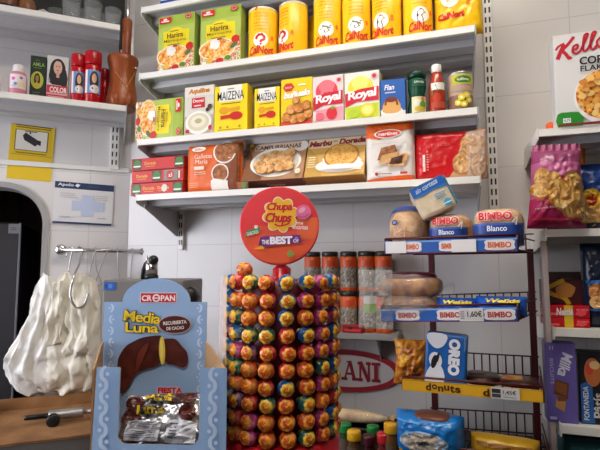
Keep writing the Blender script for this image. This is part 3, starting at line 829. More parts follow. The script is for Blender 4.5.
# ---- biscuits on the lowest back-wall shelf
sc_, w, h = fit(MW, 131, 183.5, 157, Z3, n1)
t = thing('biscuit_multipack', 'red multipack of three stacked biscuit rolls at the left end', 'biscuit pack', MW.M(sc_, n1, Z3))
for i in range(3):
    b = B(); z = i * h / 3; b.box(-w / 2 + (.003 if i == 1 else 0), w / 2 - (.002 if i == 0 else 0), 0, .05, z + .0003, z + h / 3 - .0003, '#b32018/0.28', .003)
    f = Face(b, w, h / 3, lambda a, c, l, z=z: Vector((a - w / 2, -l - .0002, z + c)))
    f.rect(.02, .10, .98, .90, '#c8241c')
    g = ((.12, .90), (.50,), (.12, .92))[i]
    for x in g: f.rect(x - .085, .10, x + .085, .90, '#4a2c18'); f.ell(x, .52, .075, .34, '#3d7a2a', 14); f.rect(x - .07, .28, x + .07, .40, '#dfe4d0')
    for x in ((.36, .64), (.22, .0), (.38,))[i]:
        if x: f.text('Dorada', x - .11, .42, x + .11, .66, '#f0b83a', .02); f.lines(x - .09, .24, x + .09, .34, 1, '#e88a4a', .6, 0)
    if i == 1: f.rect(.64, .08, .90, .92, '#8d8276'); f.ell(.76, .5, .07, .36, '#c8241c', 14); f.text('x3', .73, .34, .80, .66, '#f4ece4', .02); f.stroke([(.93, .2), (.93, .8)], .03, '#f0e0d0', 0)
    if i == 0: f.ell(.66, .5, .055, .30, '#d8d2c6', 14)
    b.build('biscuit_roll', t)

sc_, w, h = fit(MW, 185.5, 240.5, 143, Z3, n1)
b = B(); f = pillow(b, w, h, .055, '#e0651c/0.35', seed=2, crinkle=.0016, p=9, waist=.0, back='#7a3a22/0.4')
f.rect(.60, .02, .985, .985, '#8a4a2c', 4, 8); f.ell(.73, .80, .20, None, '#f0e8dc', 20, 3); f.ell(.73, .80, .175, None, 'brownbiscuit', 20, 3); f.ell(.92, .90, .13, None, 'brownbiscuit', 16, 2)
f.ell(.66, .36, .155, None, '#f4ece0', 20, 3); f.ell(.66, .36, .135, None, 'brownbiscuit', 20, 3)
f.poly([(.50, .03), (.50, .22), (.56, .26), (.80, .20), (.80, .03)], '#efe9df')
f.ell(.27, .88, .13, .055, '#f0e6d8', 16, 2); f.text('Gullon', .20, .855, .34, .905, '#c85a1c', .01)
f.text('Galletas', .20, .68, .52, .77, '#f6e2cc', .0); f.text('María', .22, .57, .44, .66, '#f6e2cc', .0); f.rect(.20, .45, .38, .52, '#f0dcc4'); f.lines(.20, .34, .42, .42, 2, '#f0c8a0'); f.lines(.12, .08, .3, .2, 3, '#f0a868')
tag(b.build('biscuit_bag', M=MW.M(sc_, .235, Z3)), 'orange and brown biscuit bag beside the red multipack', 'biscuit bag')

def leaning(px0, px1, pt, pb, depth, lean, label, name, body, under, fn):
    """a carton leaning back on its lower rear edge"""
    n = .262
    s0 = MW.hit(px0, pb, n)[0]; s1 = MW.hit(px1, pb, n)[0]; w = s1 - s0
    zb = Z3 + depth * math.sin(lean)
    h = .08
    while h < .3 and project(MW.P((s0 + s1) / 2, n - h * math.sin(lean), zb + h * math.cos(lean)))[1] > pt: h += .001
    M = MW.M((s0 + s1) / 2, n, zb) @ Matrix.Rotation(-lean, 4, 'X')
    b = B(); b.box(-w / 2, w / 2, 0, depth, 0, h, body, .0015, seg=1)
    b.box(-w / 2 + .001, w / 2 - .001, .001, depth - .001, -.0004, 0, under)
    f = Face(b, w, h); fn(f)
    g = Face(b, w, depth, lambda a, c, l: Vector((a - w / 2, depth - c, -l - .0005)))
    return b, f, g, M
def campu(f):
    f.rect(.01, .01, .99, .99, '#b98a62'); f.poly([(.01, .01), (.34, .01), (.12, .6), (.01, .9)], '#8a5a3c'); f.ell(.9, .84, .12, .14, '#e8e4da', 16)
    f.rect(.12, .78, .90, .99, '#d9c3ac'); f.text('CAMPURRIANAS', .14, .80, .90, .91, '#4a2a1c', .02)
    f.ell(.52, .44, .42, .38, '#efe9df', 30); f.ell(.52, .43, .38, .33, '#d8cdb8', 28)
    for x, y in ((.34, .58), (.48, .64), (.62, .60), (.74, .66), (.42, .46), (.58, .44), (.72, .46), (.28, .36), (.44, .24), (.62, .26), (.76, .28), (.34, .22)):
        f.ell(x, y, .10, .115, '#9a6630', 16); f.ell(x - .004, y + .012, .094, .105, 'cookie', 16)
    f.ell(.92, .14, .045, .07, '#e8d8c0', 12); f.rect(.05, .86, .12, .97, '#d8c02a')
b, f, g, M = leaning(241, 302.5, 142.0, 177.5, .07, R(25), '', '', '#b98a62', '#5a2a20/0.5', campu)
g.text('Campurrianas', .40, .40, .68, .68, '#b8a08c', .0)
tag(b.build('cookie_carton', M=M), 'brown carton picturing a plate of cookies, leaning back', 'biscuit carton', 'leaning biscuit cartons')
def marbu(f):
    f.rect(.01, .01, .99, .99, '#dcae5a'); f.rect(.01, .72, .99, .99, '#ead8ae'); f.poly([(.01, .01), (.3, .01), (.2, .5), (.01, .76)], '#caa04c')
    f.text('Marbu', .02, .75, .42, .90, '#8e1a34', .05, .15, warp=lambda x: .02 * x); f.text('Dorada', .54, .77, .99, .92, '#8e1a34', .05, .15, warp=lambda x: .02 * x); f.lines(.44, .84, .52, .9, 1, '#a8505a')
    f.ell(.58, .24, .40, .17, '#f4efe6', 26); f.ell(.42, .36, .12, .10, '#f8f4ec', 12, lobes=5, amp=.3); f.ell(.82, .34, .10, .08, '#f8f4ec', 12, lobes=5, amp=.3)
    f.ell(.60, .48, .285, .30, '#b87a2c', 28, lobes=16, amp=.05); f.ell(.60, .485, .265, .285, 'goldcookie', 28)
    for i in range(24):
        a = i * 2.4; q = math.sqrt(i / 24) * .85; f.ell(.60 + .25 * q * math.cos(a), .485 + .27 * q * math.sin(a), .012, .014, '#a8702a', 6)
    f.ell(.60, .17, .33, .06, '#f8f5ee', 22)
    f.lines(.06, .16, .20, .46, 5, '#f0e0b8'); f.rect(.80, .06, .96, .11, '#f0e6cc')
b, f, g, M = leaning(303.5, 364, 136.5, 173.5, .07, R(25), '', '', '#c89648', '#8a5a2a/0.5', marbu)
tag(b.build('cookie_carton', M=M), 'golden carton picturing one round biscuit in milk, leaning back', 'biscuit carton', 'leaning biscuit cartons')
# small coloured packet in front of the leaning carton
s0 = MW.hit(243, 186, .268)[0]
b = B(); b.box(-.022, .022, 0, .005, 0, .026, '#5a4a2a/0.4', .001); f = Face(b, .044, .026); f.ell(.3, .5, .2, None, '#c83a2a', 10); f.ell(.62, .5, .22, None, '#5f8a3a', 10); f.rect(.05, .75, .95, .95, '#8a7430')
tag(b.build('small_packet', M=MW.M(s0, .274, Z3)), 'small green and red packet at the foot of the brown cookie carton', 'packet')

sc_, w, h = fit(MW, 365, 414, 121.5, Z3, n1)
t = thing('pastry_bag', 'white and orange bag picturing chocolate filled pastries', 'pastry bag', MW.M(sc_, .235, Z3))
b = B(); f = pillow(b, w, h, .05, '#e8e2da/0.28', seed=3, crinkle=.002, p=8, waist=0, back='#d8d0c8/0.4')
f.poly([(.01, .76), (.3, .70), (.55, .78), (.99, .86), (.99, .99), (.01, .99)], '#e8641c'); f.poly([(.01, .01), (.99, .01), (.99, .10), (.5, .09), (.01, .05)], '#e8641c')
f.rect(.12, .10, .88, .16, '#f0ece6'); f.ell(.48, .79, .28, .075, '#f6efe8', 20, 2); f.ell(.48, .79, .25, .06, '#d8402c', 20, 2); f.text('martínez', .28, .765, .68, .82, '#fbeee4', .02)
f.lines(.14, .62, .84, .68, 2, '#d8cfc8')
f.poly([(.26, .36), (.34, .56), (.62, .60), (.70, .42), (.5, .34)], 'brownbiscuit'); f.poly([(.28, .30), (.36, .44), (.68, .48), (.66, .30)], '#d8a86a'); f.poly([(.46, .24), (.52, .40), (.90, .46), (.80, .24)], 'cookie'); f.poly([(.50, .28), (.55, .38), (.78, .42), (.76, .28)], '#4a2414'); f.ell(.72, .62, .06, None, '#e8e0d8', 10)
f.ell(.24, .13, .035, None, '#b82a2a', 10); f.lines(.3, .115, .6, .145, 1, '#8a7a72'); f.rect(.72, .11, .86, .15, '#c8402c')
b.build('bag_body', t)
b = B(); b.grid(lambda u, v: Vector(((u - .5) * w, .001 * math.sin(u * 60), h - .002 + .008 * v)), 40, 1, 'clearfilm'); b.build('sealed_edge', t)

sc_, w, h = fit(MW, 414.5, 487, 130, Z3, .25)
t = thing('biscuit_bag', 'red bag picturing pale biscuits with a crinkled clear end', 'biscuit bag', MW.M(sc_, .225, Z3))
b = B(); f = pillow(b, w, h, .05, '#c8161c/0.25', seed=9, crinkle=.004, p=8, waist=0)
f.poly([(.50, .01), (.56, .20), (.62, .55), (.70, .86), (.82, .97), (.985, .97), (.985, .01)], '#d2a070', 3)
f.ell(.80, .68, .16, .22, '#b98450', 20, 3); f.ell(.80, .69, .15, .20, 'cookie', 20, 3); f.ell(.66, .30, .13, .22, '#b98450', 20, 3); f.ell(.66, .31, .12, .20, 'cookie', 20, 3)
f.ell(.88, .24, .11, .24, '#a87848', 18, 3); f.ell(.88, .25, .10, .22, 'cookie', 18, 3)
f.rect(.115, .18, .15, .52, '#f0d8d4'); f.lines(.17, .18, .20, .6, 8, '#e88a80', .5); f.text('galletas', .24, .64, .50, .74, '#e8706a', .0)
b.build('bag_body', t)
b = B(); f2 = pillow(b, w * .30, h * .98, .056, 'clearfilm', seed=19, crinkle=.012, p=5, waist=.04, M=Matrix.Translation((w * .36, -.012, 0)), freq=30); b.build('clear_window', t)
# ------------------------------------------------------------------ left wall: shelf goods
nL = .20
def glass(px, r, h, lab, n):
    s, _ = LW.hit(px, 12, n)
    b = B(); b.lathe([(r * .72, 0), (r * .78, .004), (r, h), (r - .002, h), (r * .74, .012), (.001, .010)], 'glassfilm', 24)
    return tag(b.build('drinking_glass', M=LW.M(s, n, LS[0])), lab, 'glass', 'drinking glasses on upper left shelf')
gl = ['first', 'second', 'third', 'fourth', 'fifth', 'sixth']
for i, (px, r, h) in enumerate(((71, .036, .105), (93, .036, .10), (113, .033, .088))):
    glass(px, r, h, 'clear drinking glass in the front row, %s' % ('leftmost of three', 'middle of three', 'rightmost of three, beside the shelf end')[i], .185)
for i, (px, r, h) in enumerate(((56, .034, .09), (82, .034, .105), (104, .033, .10))):
    glass(px, r, h, 'clear drinking glass in the back row, %s' % ('behind the grey wedge', 'middle one', 'rightmost one')[i], .09)
s, _ = LW.hit(43, 8, .18)
b = B(); b.extrude([(-.035, 0), (.03, 0), (.028, .022), (.004, .035), (-.012, .028)], 0, .05, '#bdb8ac/0.5'); tag(b.build('grey_wedge', M=LW.M(s, .2, LS[0])), 'small grey wedge-shaped item among the glasses', 'ornament')
s, _ = LW.hit(27, 4, .17)
b = B(); b.lathe([(.022, 0), (.03, .01), (.032, .05), (.026, .07), (.001, .07)], '#8a5a34/0.35', 20); tag(b.build('brown_pot', M=LW.M(s, .17, LS[0])), 'small brown pot at left of the glasses', 'pot')
s, _ = LW.hit(8, 2, .17)
b = B(); b.lathe([(.03, 0), (.036, .01), (.036, .08), (.030, .09), (.001, .09)], '#35302e/0.25', 20); b.lathe([(.0365, .03), (.0365, .06)], '#7a4a34/0.4', 20, cap=False)
tag(b.build('dark_jar', M=LW.M(s, .17, LS[0])), 'dark jar with brown band at upper left corner', 'jar')
b = B(); b.lathe([(.012, 0), (.013, .02), (.013, .16), (.009, .18), (.001, .18)], 'steel', 16); s, _ = LW.hit(16.5, 2, .12)
tag(b.build('metal_shaker', M=LW.M(s, .12, LS[0])), 'thin bright metal tube standing between dark jar and brown pot', 'metal tube')
# back of that shelf is a dark panel
b = B(); b.box(-1.35, lR - .01, -.02, 0, LS[0] + .0, LS[0] + .28, '#2b2927/0.6')
tag(b.build('shelf_back_panel', M=LW.M(0, 0, 0)), 'dark back panel behind the drinking glasses', 'panel')
# pole at the corner
s, z = LW.hit(127.5, 20, .10)
t = thing('steel_pole', 'shiny vertical steel pole above the wooden mortar', 'pole', LW.M(s, .10, LS[0] - .05))
b = B(); b.lathe([(.009, 0), (.009, .40)], 'steel', 14); b.build('pole_tube', t)
b = B(); b.box(-.016, .016, -.012, .012, 0, .05, 'shelfwhite', .003); b.box(-.012, .012, .0, .10, .01, .03, 'shelfwhite'); b.build('pole_clamp', t)

def lw_bottle(px0, px1, ptop, label, fn, n=nL, name='bottle', cat='bottle', group=None):
    sc_, w, h = fit(LW, px0, px1, ptop, LS[1], n)
    t = thing(name, label, cat, LW.M(sc_, n, LS[1]), group); fn(t, w / 2, h); return t
def pinkb(t, r, h):
    b = B(); b.lathe([(r * .9, 0), (r, .006), (r * .98, h * .62), (r * .85, h * .74), (r * .5, h * .78)], '#d9889a/0.3', 26)
    b.build('bottle_body', t)
    b = B(); f = cylface(b, r * 1.0, h, 0, R(8)); f.l = .0006; f.rect(.2, .20, .8, .64, '#ece2e2', 8); f.ell(.34, .5, .06, .05, '#e06aa8', 10, lobes=5, amp=.3); f.ell(.60, .54, .05, .04, '#a86ac8', 10, lobes=5, amp=.3); f.ell(.42, .34, .05, .04, '#6a9ad8', 10, lobes=5, amp=.3); f.rect(.48, .26, .76, .40, '#e8d8b0', 4); f.lines(.3, .24, .46, .3, 2, '#b890a0')
    b.build('bottle_label', t)
    b = B(); b.lathe([(r * .62, h * .76), (r * .66, h * .78), (r * .60, h * .98), (r * .5, h), (.001, h)], '#e9e4e2/0.35', 24); b.build('bottle_cap', t)
lw_bottle(8.5, 27.5, 65.5, 'short pink and white flowery bottle on the lower left shelf', pinkb)
def whiteb(t, r, h):
    b = B(); b.lathe([(r * .9, 0), (r, .006), (r, h * .7), (r * .7, h * .8)], '#dedad6/0.35', 22); b.build('bottle_body', t)
    b = B(); b.lathe([(r * .7, h * .8), (r * .7, h), (.001, h)], '#c9c4c0/0.4', 20); b.build('bottle_cap', t)
lw_bottle(-16, 1.5, 68, 'white bottle cut off by the left edge of the photo', whiteb)

sc_, w, h = fit(LW, 30, 46, 56, LS[1], nL)
b = B(); b.box(-w / 2, w / 2, 0, .045, 0, h, '#1f2a20/0.35', .0012, seg=1); f = Face(b, w, h)
f.rect(.02, .01, .98, .99, '#1c251d'); f.text('AMLA', .14, .76, .90, .85, '#8ab04a', .02); f.lines(.3, .88, .62, .92, 1, '#6a8a4a'); f.lines(.2, .70, .7, .74, 1, '#6a8a4a')
f.ell(.46, .44, .40, .20, '#b8c23a', 24); f.ell(.46, .45, .20, .15, '#14120f', 18); f.ell(.46, .48, .11, .075, '#a8743e', 14); f.rect(.40, .34, .52, .42, '#a8743e'); f.ell(.46, .31, .24, .07, '#c8b02a', 14)
f.lines(.2, .08, .7, .18, 2, '#5a6a4a')
tag(b.build('hair_oil_carton', M=LW.M(sc_, nL, LS[1])), 'black carton with a yellow oval portrait', 'carton')
sc_, w, h = fit(LW, 46.8, 68.5, 56, LS[1], nL)
b = B(); b.box(-w / 2, w / 2, 0, .05, 0, h, '#c9c6c2/0.35', .0012, seg=1); f = Face(b, w, h)
f.rect(.02, .30, .98, .99, '#d2cfcc'); f.ell(.50, .70, .36, .24, '#141013', 24); f.poly([(.14, .70), (.16, .40), (.40, .36), (.66, .36), (.94, .34), (.88, .70)], '#171216', 2); f.ell(.50, .74, .20, .155, '#d8aa94', 20); f.rect(.44, .52, .58, .64, '#cf9f88')
f.poly([(.30, .86), (.5, .92), (.70, .86), (.62, .89), (.4, .89)], '#141013'); f.ell(.43, .765, .035, .012, '#3a2420', 8); f.ell(.57, .765, .035, .012, '#3a2420', 8); f.ell(.5, .675, .05, .014, '#b04a4a', 8)
f.rect(.02, .01, .98, .345, '#c3283a'); f.rect(.02, .14, .98, .18, '#d8a0a4'); f.text('COLOR', .16, .19, .96, .31, '#f0e4e4', .03); f.lines(.1, .04, .9, .12, 2, '#e8b8bc')
f.lines(.06, .38, .2, .5, 3, '#6a6a6a')
tag(b.build('hair_dye_carton', M=LW.M(sc_, nL, LS[1])), 'hair dye carton showing a dark haired woman above red band', 'carton')
def redb(label=True):
    def g(t, r, h):
        b = B(); b.lathe([(r * .94, 0), (r, .005), (r * 1.0, h * .70), (r * .96, h * .74)], '#b8121c/0.2', 28); b.build('bottle_body', t)
        if label:
            b = B(); f = cylface(b, r, h, 0, R(12)); f.l = .0006
            f.rect(.18, .18, .78, .62, '#6f9ad0', 8, 2); f.ell(.50, .42, .17, .18, '#3a2218', 16, 2); f.ell(.50, .46, .09, .09, '#d8a484', 14, 1); f.ell(.52, .26, .18, .08, '#e8ddd8', 14, 1); f.rect(.16, .18, .26, .62, '#e8e4e0', 2); f.lines(.2, .12, .76, .16, 1, '#d86a70')
            b.build('bottle_label', t)
        b = B(); b.lathe([(r * 1.0, h * .75), (r * 1.03, h * .76), (r * 1.03, h * .98), (r * .98, h), (r * .8, h * .985), (.001, h * .985)], '#b20f1c/0.28', 28); b.build('bottle_cap', t)
    return g
lw_bottle(71, 85.5, 55.5, 'red bottle with portrait label right of the hair dye carton', redb(), group='red bottles')
lw_bottle(84.5, 101.5, 53, 'taller red bottle with portrait label, nearest the wooden mortar', redb(), n=.21, group='red bottles')
lw_bottle(99, 110, 70, 'plain red bottle behind, between the taller red one and the mortar', redb(False), n=.12)
# carved mortar and its pestle
sc_, w, h = fit(LW, 106.5, 138.5, 57, LS[1], .19)
t = thing('wooden_mortar', 'brown wooden mortar carved like a torso, with a necklace line', 'mortar', LW.M(sc_, .19, LS[1])); r = w / 2
b = B(); b.lathe([(r * .88, 0), (r * .97, .01), (r * .98, h * .16), (r * .90, h * .32), (r * .80, h * .52), (r * .82, h * .70), (r * .97, h * .86), (r * 1.0, h * .93), (r * .96, h * .97), (r * .80, h * .975), (r * .72, h * .5), (.001, h * .25)], 'wood', 36)
b.build('mortar_bowl', t)
b = B(); f = cylface(b, r * .86, h, 0, R(12)); f.l = .004
for a, c in (((.26, .62), (.52, .36)), ((.52, .36), (.76, .72))):
    pts = [(a[0] + (c[0] - a[0]) * i / 6, a[1] + (c[1] - a[1]) * i / 6) for i in range(7)]
    b.tube([f.fn(u * f.w, v * f.h, .002 + .004 * abs(v - .5) / .3) for u, v in pts], .0014, '#c8923a/0.3', 6)
b.ball(tuple(f.fn(.52 * f.w, .36 * f.h, .003)), .0035, '#d8a84a/0.3', 8, 6); b.ball(tuple(f.fn(.72 * f.w, .76 * f.h, .009)), .005, '#e8d8b0/0.3', 8, 6)
b.build('necklace', t)
for sx in (-1, 1):
    b = B(); b.ball((sx * r * .40, -r * .74, h * .13), (r * .34, r * .28, h * .13), 'wood', 16, 10); b.build('carved_bump', t)
t = thing('wooden_pestle', 'long brown wooden pestle standing upright in the mortar', 'pestle', LW.M(sc_ + r * .20, .185, LS[1] + h * .27))
hz = LW.hit(127, 20, .185)[1] - LS[1] - h * .27
b = B(); b.lathe([(.001, 0), (r * .42, .01), (r * .40, .05), (r * .26, .09), (r * .27, hz * .6), (r * .33, hz * .97), (r * .30, hz), (.001, hz)], 'wood', 22); b.build('pestle_rod', t)

# ------------------------------------------------------------------ left wall: signs, rail, bags
def wall_card(px0, py0, px1, py1, n=.004):
    pm = (py0 + py1) / 2
    s0 = LW.hit(px0, pm, n)[0]; s1 = LW.hit(px1, pm, n)[0]
    z1 = LW.hit((px0 + px1) / 2, py0, n)[1]; z0 = LW.hit((px0 + px1) / 2, py1, n)[1]
    return (s0 + s1) / 2, s1 - s0, z0, z1 - z0
sc_, w, z0, h = wall_card(7.5, 125.5, 52, 180)
t = thing('camera_warning_sign', 'yellow video surveillance sign with a black camera picture', 'sign', LW.M(sc_, .002, z0, roll=R(2)))
b = B(); b.box(-w / 2, w / 2, -.001, .0015, 0, h, '#e0bb1c/0.4'); f = Face(b, w, h, y=-.001)
f.rect(.10, .985, .95, 1.0, '#3a3a2a'); f.rect(.12, .945, .92, .965, '#7a6a1a')
f.rect(.11, .53, .86, .91, '#5a5020'); f.rect(.13, .54, .84, .90, '#e6e0d2'); f.rect(.02, .445, .98, .455, '#b8971a')
f.poly([(.28, .80), (.34, .86), (.62, .74), (.70, .73), (.70, .64), (.62, .66), (.58, .62), (.32, .72)], '#26262a'); f.rect(.43, .84, .46, .89, '#26262a'); f.rect(.32, .875, .60, .89, '#26262a')
f.lines(.15, .46, .85, .51, 1, '#8a761a')
b.build('sign_plate', t)
sc_, w, z0, h = wall_card(53, 182.5, 112.5, 224.5)
t = thing('notice_sheet', 'white notice sheet with a navy heading and pale blue cross', 'notice', LW.M(sc_, .003, z0, roll=R(1.5)))
b = B(); b.box(-w / 2, w / 2, -.0006, .002, 0, h, '#dad7d6/0.5'); f = Face(b, w, h, y=-.0006)
f.rect(0, .83, 1, .985, '#1e3156'); f.text('Apolo', .05, .865, .31, .955, '#e8ecf4', .02); f.poly([(.33, .91), (.37, .96), (.42, .93), (.38, .87)], '#e8ecf4'); f.lines(.55, .89, .75, .93, 1, '#3a527e')
f.rect(.46, .20, .66, .70, '#b9c3da'); f.rect(.30, .32, .84, .55, '#b9c3da'); f.lines(.10, .60, .40, .74, 3, '#b4b2b4', .25); f.lines(.70, .58, .92, .72, 3, '#b4b2b4', .25); f.lines(.10, .12, .32, .2, 1, '#b4b2b4', .3); f.lines(.74, .12, .9, .2, 1, '#b4b2b4', .3)
f.rect(.0, .0, .99, .045, '#1e3156')
b.build('paper_sheet', t)

# rail
pa = LW.hit(61, 248, .045); pb = LW.hit(145, 252, .045)
t = thing('hook_rail', 'chrome wall rail with round end flanges holding hooks and bags', 'rail', LW.M(pa[0], .045, (pa[1] + pb[1]) / 2))
L = pb[0] - pa[0]; tl = math.atan2(pb[1] - pa[1], L) * .4
b = B(); b.tube([(0, 0, 0), (L, 0, L * math.tan(tl))], .0085, 'steel', 12); b.build('rail_tube', t)
for x in (0.0, L):
    b = B(); z = x * math.tan(tl)
    b.lathe([(.001, -.004), (.018, -.004), (.022, .004), (.022, .018), (.014, .022), (.014, .045)], 'steel', 24, M=Matrix.Translation((x, 0, z)) @ Matrix.Rotation(-PI / 2, 4, 'X')); b.build('end_flange', t)
zr = (pa[1] + pb[1]) / 2
def rail_pt(px): 
    s = LW.hit(px, 250, .045)[0]; return s, zr + (s - pa[0]) * math.tan(tl)
# big S hook
s, z = rail_pt(79)
b = B(); k = LW.hit(76, 307, .14)[1] - z
pts = spline([(-.012, .0, -.012), (-.004, .0, .010), (.008, 0, .012), (.012, -.002, -.004), (.004, -.04, -.06), (-.012, -.085, -.11), (-.020, -.095, k * .80), (.002, -.10, k * 1.0), (.030, -.10, k * .96), (.044, -.095, k * .76)], 6)
b.tube(pts, [.0045] * len(pts), 'steel', 10)
tag(b.build('butcher_hook', M=LW.M(s, .045, z)), 'large bright S-shaped steel hook hanging over the white bags', 'hook')
s, z = rail_pt(70)
b = B(); pts = spline([(-.014, 0, -.03), (-.004, 0, .008), (.004, -.0, .0115), (.010, -.002, 0.004), (.002, -.01, -.05), (.0, -.02, -.09)], 5); b.tube(pts, .003, 'steel', 8)
tag(b.build('bag_hook', M=LW.M(s, .045, z)), 'short steel hook left of the large S-hook', 'hook')
labs = ['thin wire hanger hooked on the rail, first right of large hook', 'thin wire hanger hooked on the rail, second right of large hook', 'thin straight wire hook near the middle of the rail', 'thin straight wire hook beside the right rail flange']
for i, (px, ex, dz, two) in enumerate(((94, -6, 34, 8), (106, -12, 38, 0), (116, 4, 34, 0), (131.5, -1, 36, 0))):
    s, z = rail_pt(px); s2 = LW.hit(px + ex, 250 + dz, .05)[0]; zz = LW.hit(px + ex, 250 + dz, .05)[1]
    b = B(); pts = spline([(-.008, .004, -.004), (0, .0, .0105), (.006, -.006, .004), ((s2 - s) * .5, -.012, (zz - z) * .5), (s2 - s, -.012, zz - z)], 5); b.tube(pts, .0021, 'dullsteel', 6)
    if two:
        s3 = LW.hit(px + two, 284, .05)[0]; pts = spline([(.006, -.006, .004), (.010, -.012, (zz - z) * .5), (s3 - s, -.012, zz - z)], 5); b.tube(pts, .0021, 'dullsteel', 6)
        b.tube([(s2 - s, -.012, zz - z), ((s2 + s3) / 2 - s, -.016, zz - z - .012), (s3 - s, -.012, zz - z)], .0021, 'dullsteel', 6)
    tag(b.build('wire_hook', M=LW.M(s, .045, z)), labs[i], 'hook', 'thin wire hooks on the rail')
s, z = rail_pt(60.0)
# plastic bags
def bag(rows, label, k, seed, n0, folds=8, amp=.12):
    pts = []
    for px, py, hw, ht in rows:
        sa = LW.hit(px - hw, py, n0)[0]; sb = LW.hit(px + hw, py, n0)[0]; zz = LW.hit(px, py, n0)[1]
        pts.append(((sa + sb) / 2, 0.0, zz, (sb - sa) / 2, ht))
    # resample
    pts = spline(pts, 9)
    s0, z0 = pts[0][0], pts[0][2]
    b = B(); loft(b, [(p[0] - s0, 0, p[2] - z0, p[3], p[4] * .6) for p in pts], k, folds, amp, 96, seed, crinkle=.016)
    return tag(b.build('plastic_bag', M=LW.M(s0, n0, z0)), label, 'bag', 'white plastic bags on the rail')
bag([(46, 274, 5, .01), (45, 292, 11, .03), (42, 315, 15, .04), (35, 345, 21, .05), (30, 368, 25, .05), (36, 384, 22, .04), (42, 393, 14, .015)], 'white plastic bag spreading lowest at the left, against the dark doorway', 'plasticbag', 1.3, .065)
bag([(66, 272, 4, .012), (68, 290, 16, .035), (70, 320, 25, .05), (70, 350, 30, .06), (70, 372, 30, .05), (68, 388, 26, .03), (66, 393, 16, .012)], 'large bunched white plastic bag in the middle of the rail', 'plasticbag_warm', 4.1, .075)
bag([(80, 274, 5, .012), (82, 288, 12, .03), (84, 310, 15, .04), (83, 332, 14, .04), (80, 348, 15, .04), (79, 357, 10, .015)], 'crumpled cream plastic bag bunched in front, under the large hook', 'plasticbag_warm', 2.2, .105, 6)
bag([(58, 282, 4, .01), (57, 300, 6, .018), (55, 325, 7, .02), (54, 345, 6, .012)], 'narrow twisted cream bag strip left of the large hook', 'plasticbag_warm', 7.2, .115, 5)

# things in the passage and on the worktop
P = LW
s, _ = P.hit(21, 240, -.21); zt2 = P.hit(10, 222, -.21)[1]
t = thing('black_fridge', 'tall black fridge standing in the dark passage at left', 'fridge', LW.M(s, -.21, 0))
b = B(); b.box(-.60, 0, 0, .55, .02, zt2, '#343336/0.35', .008); b.build('fridge_cabinet', t)
b = B(); b.box(-.595, -.004, -.02, -.001, .06, zt2 - .006, '#3a393c/0.3', .006); b.build('fridge_door', t)
b = B(); b.box(-.006, .002, -.024, .0, .06, zt2 - .004, '#77757a/0.35', .001); b.build('edge_strip', t)
sa = P.hit(8.5, 229, -.19)[0] - s; sb = P.hit(21, 229, -.19)[0] - s; za = P.hit(14, 233.5, -.19)[1]; zb2 = P.hit(14, 224, -.19)[1]
b = B(); b.box(sa, sb - .004, -.0225, -.0195, za, zb2, '#8d8b8d/0.45'); f = Face(b, sb - sa, zb2 - za, lambda a, c, l: Vector((sa + a, -.0226 - l, za + c))); f.lines(.2, .3, .7, .7, 2, '#5a585a'); b.build('paper_label', t)
b = B(); b.box(-.53, -.51, -.055, -.04, .8, 1.25, 'dullsteel', .004); b.box(-.53, -.51, -.045, -.015, .82, .84, 'dullsteel'); b.box(-.53, -.51, -.045, -.015, 1.21, 1.23, 'dullsteel'); b.build('door_handle', t)

# cardboard box tray with fitting on the worktop
t = thing('cardboard_tray', 'flattened brown cardboard tray on the dark worktop at lower left', 'cardboard box', LW.M(LW.hit(46, 430, .28)[0], .27, BT))
b = B(); n_ = 14
def cb(u, v):
    x = -.20 + .40 * u; y = -.20 + .40 * v
    return Vector((x, y, .006 + .012 * noise.noise(Vector((x * 9, y * 9, 1))) ** 2 + (.035 * (u - .0) if u > .9 else 0)))
b.grid(cb, 18, 14, 'cardboard', False); b.box(-.20, .20, -.20, .20, 0, .004, 'cardboard'); b.build('cardboard_base', t)
b = B(); b.box(-.20, .20, .195, .20, .004, .05, 'cardboard'); b.build('cardboard_flap', t)
b = B(); b.box(-.205, -.20, -.20, .20, .002, .04, 'cardboard'); b.build('cardboard_flap', t)
s, z = LW.hit(66, 424, .30)
t = thing('valve_fitting', 'grey metal fitting with black knob and spout lying on the cardboard', 'metal fitting', LW.M(s, .30, BT + .034))
X = Matrix.Rotation(PI / 2, 4, 'Y')
b = B(); b.lathe([(.016, -.055), (.017, -.05), (.017, .05), (.016, .055)], 'dullsteel', 18, M=X); b.build('fitting_body', t)
b = B(); b.lathe([(.008, -.13), (.009, -.12), (.009, -.054)], 'blackplastic', 14, M=X); b.build('fitting_spout', t)
b = B(); b.lathe([(.001, -.006), (.020, -.006), (.022, 0), (.022, .018), (.018, .022), (.001, .022)], 'blackplastic', 20, M=Matrix.Translation((-.038, -.026, -.008)) @ Matrix.Rotation(PI / 2, 4, 'X')); b.build('fitting_knob', t)
b = B(); b.lathe([(.007, .054), (.007, .14)], 'dullsteel', 12, M=X); b.build('fitting_stem', t)

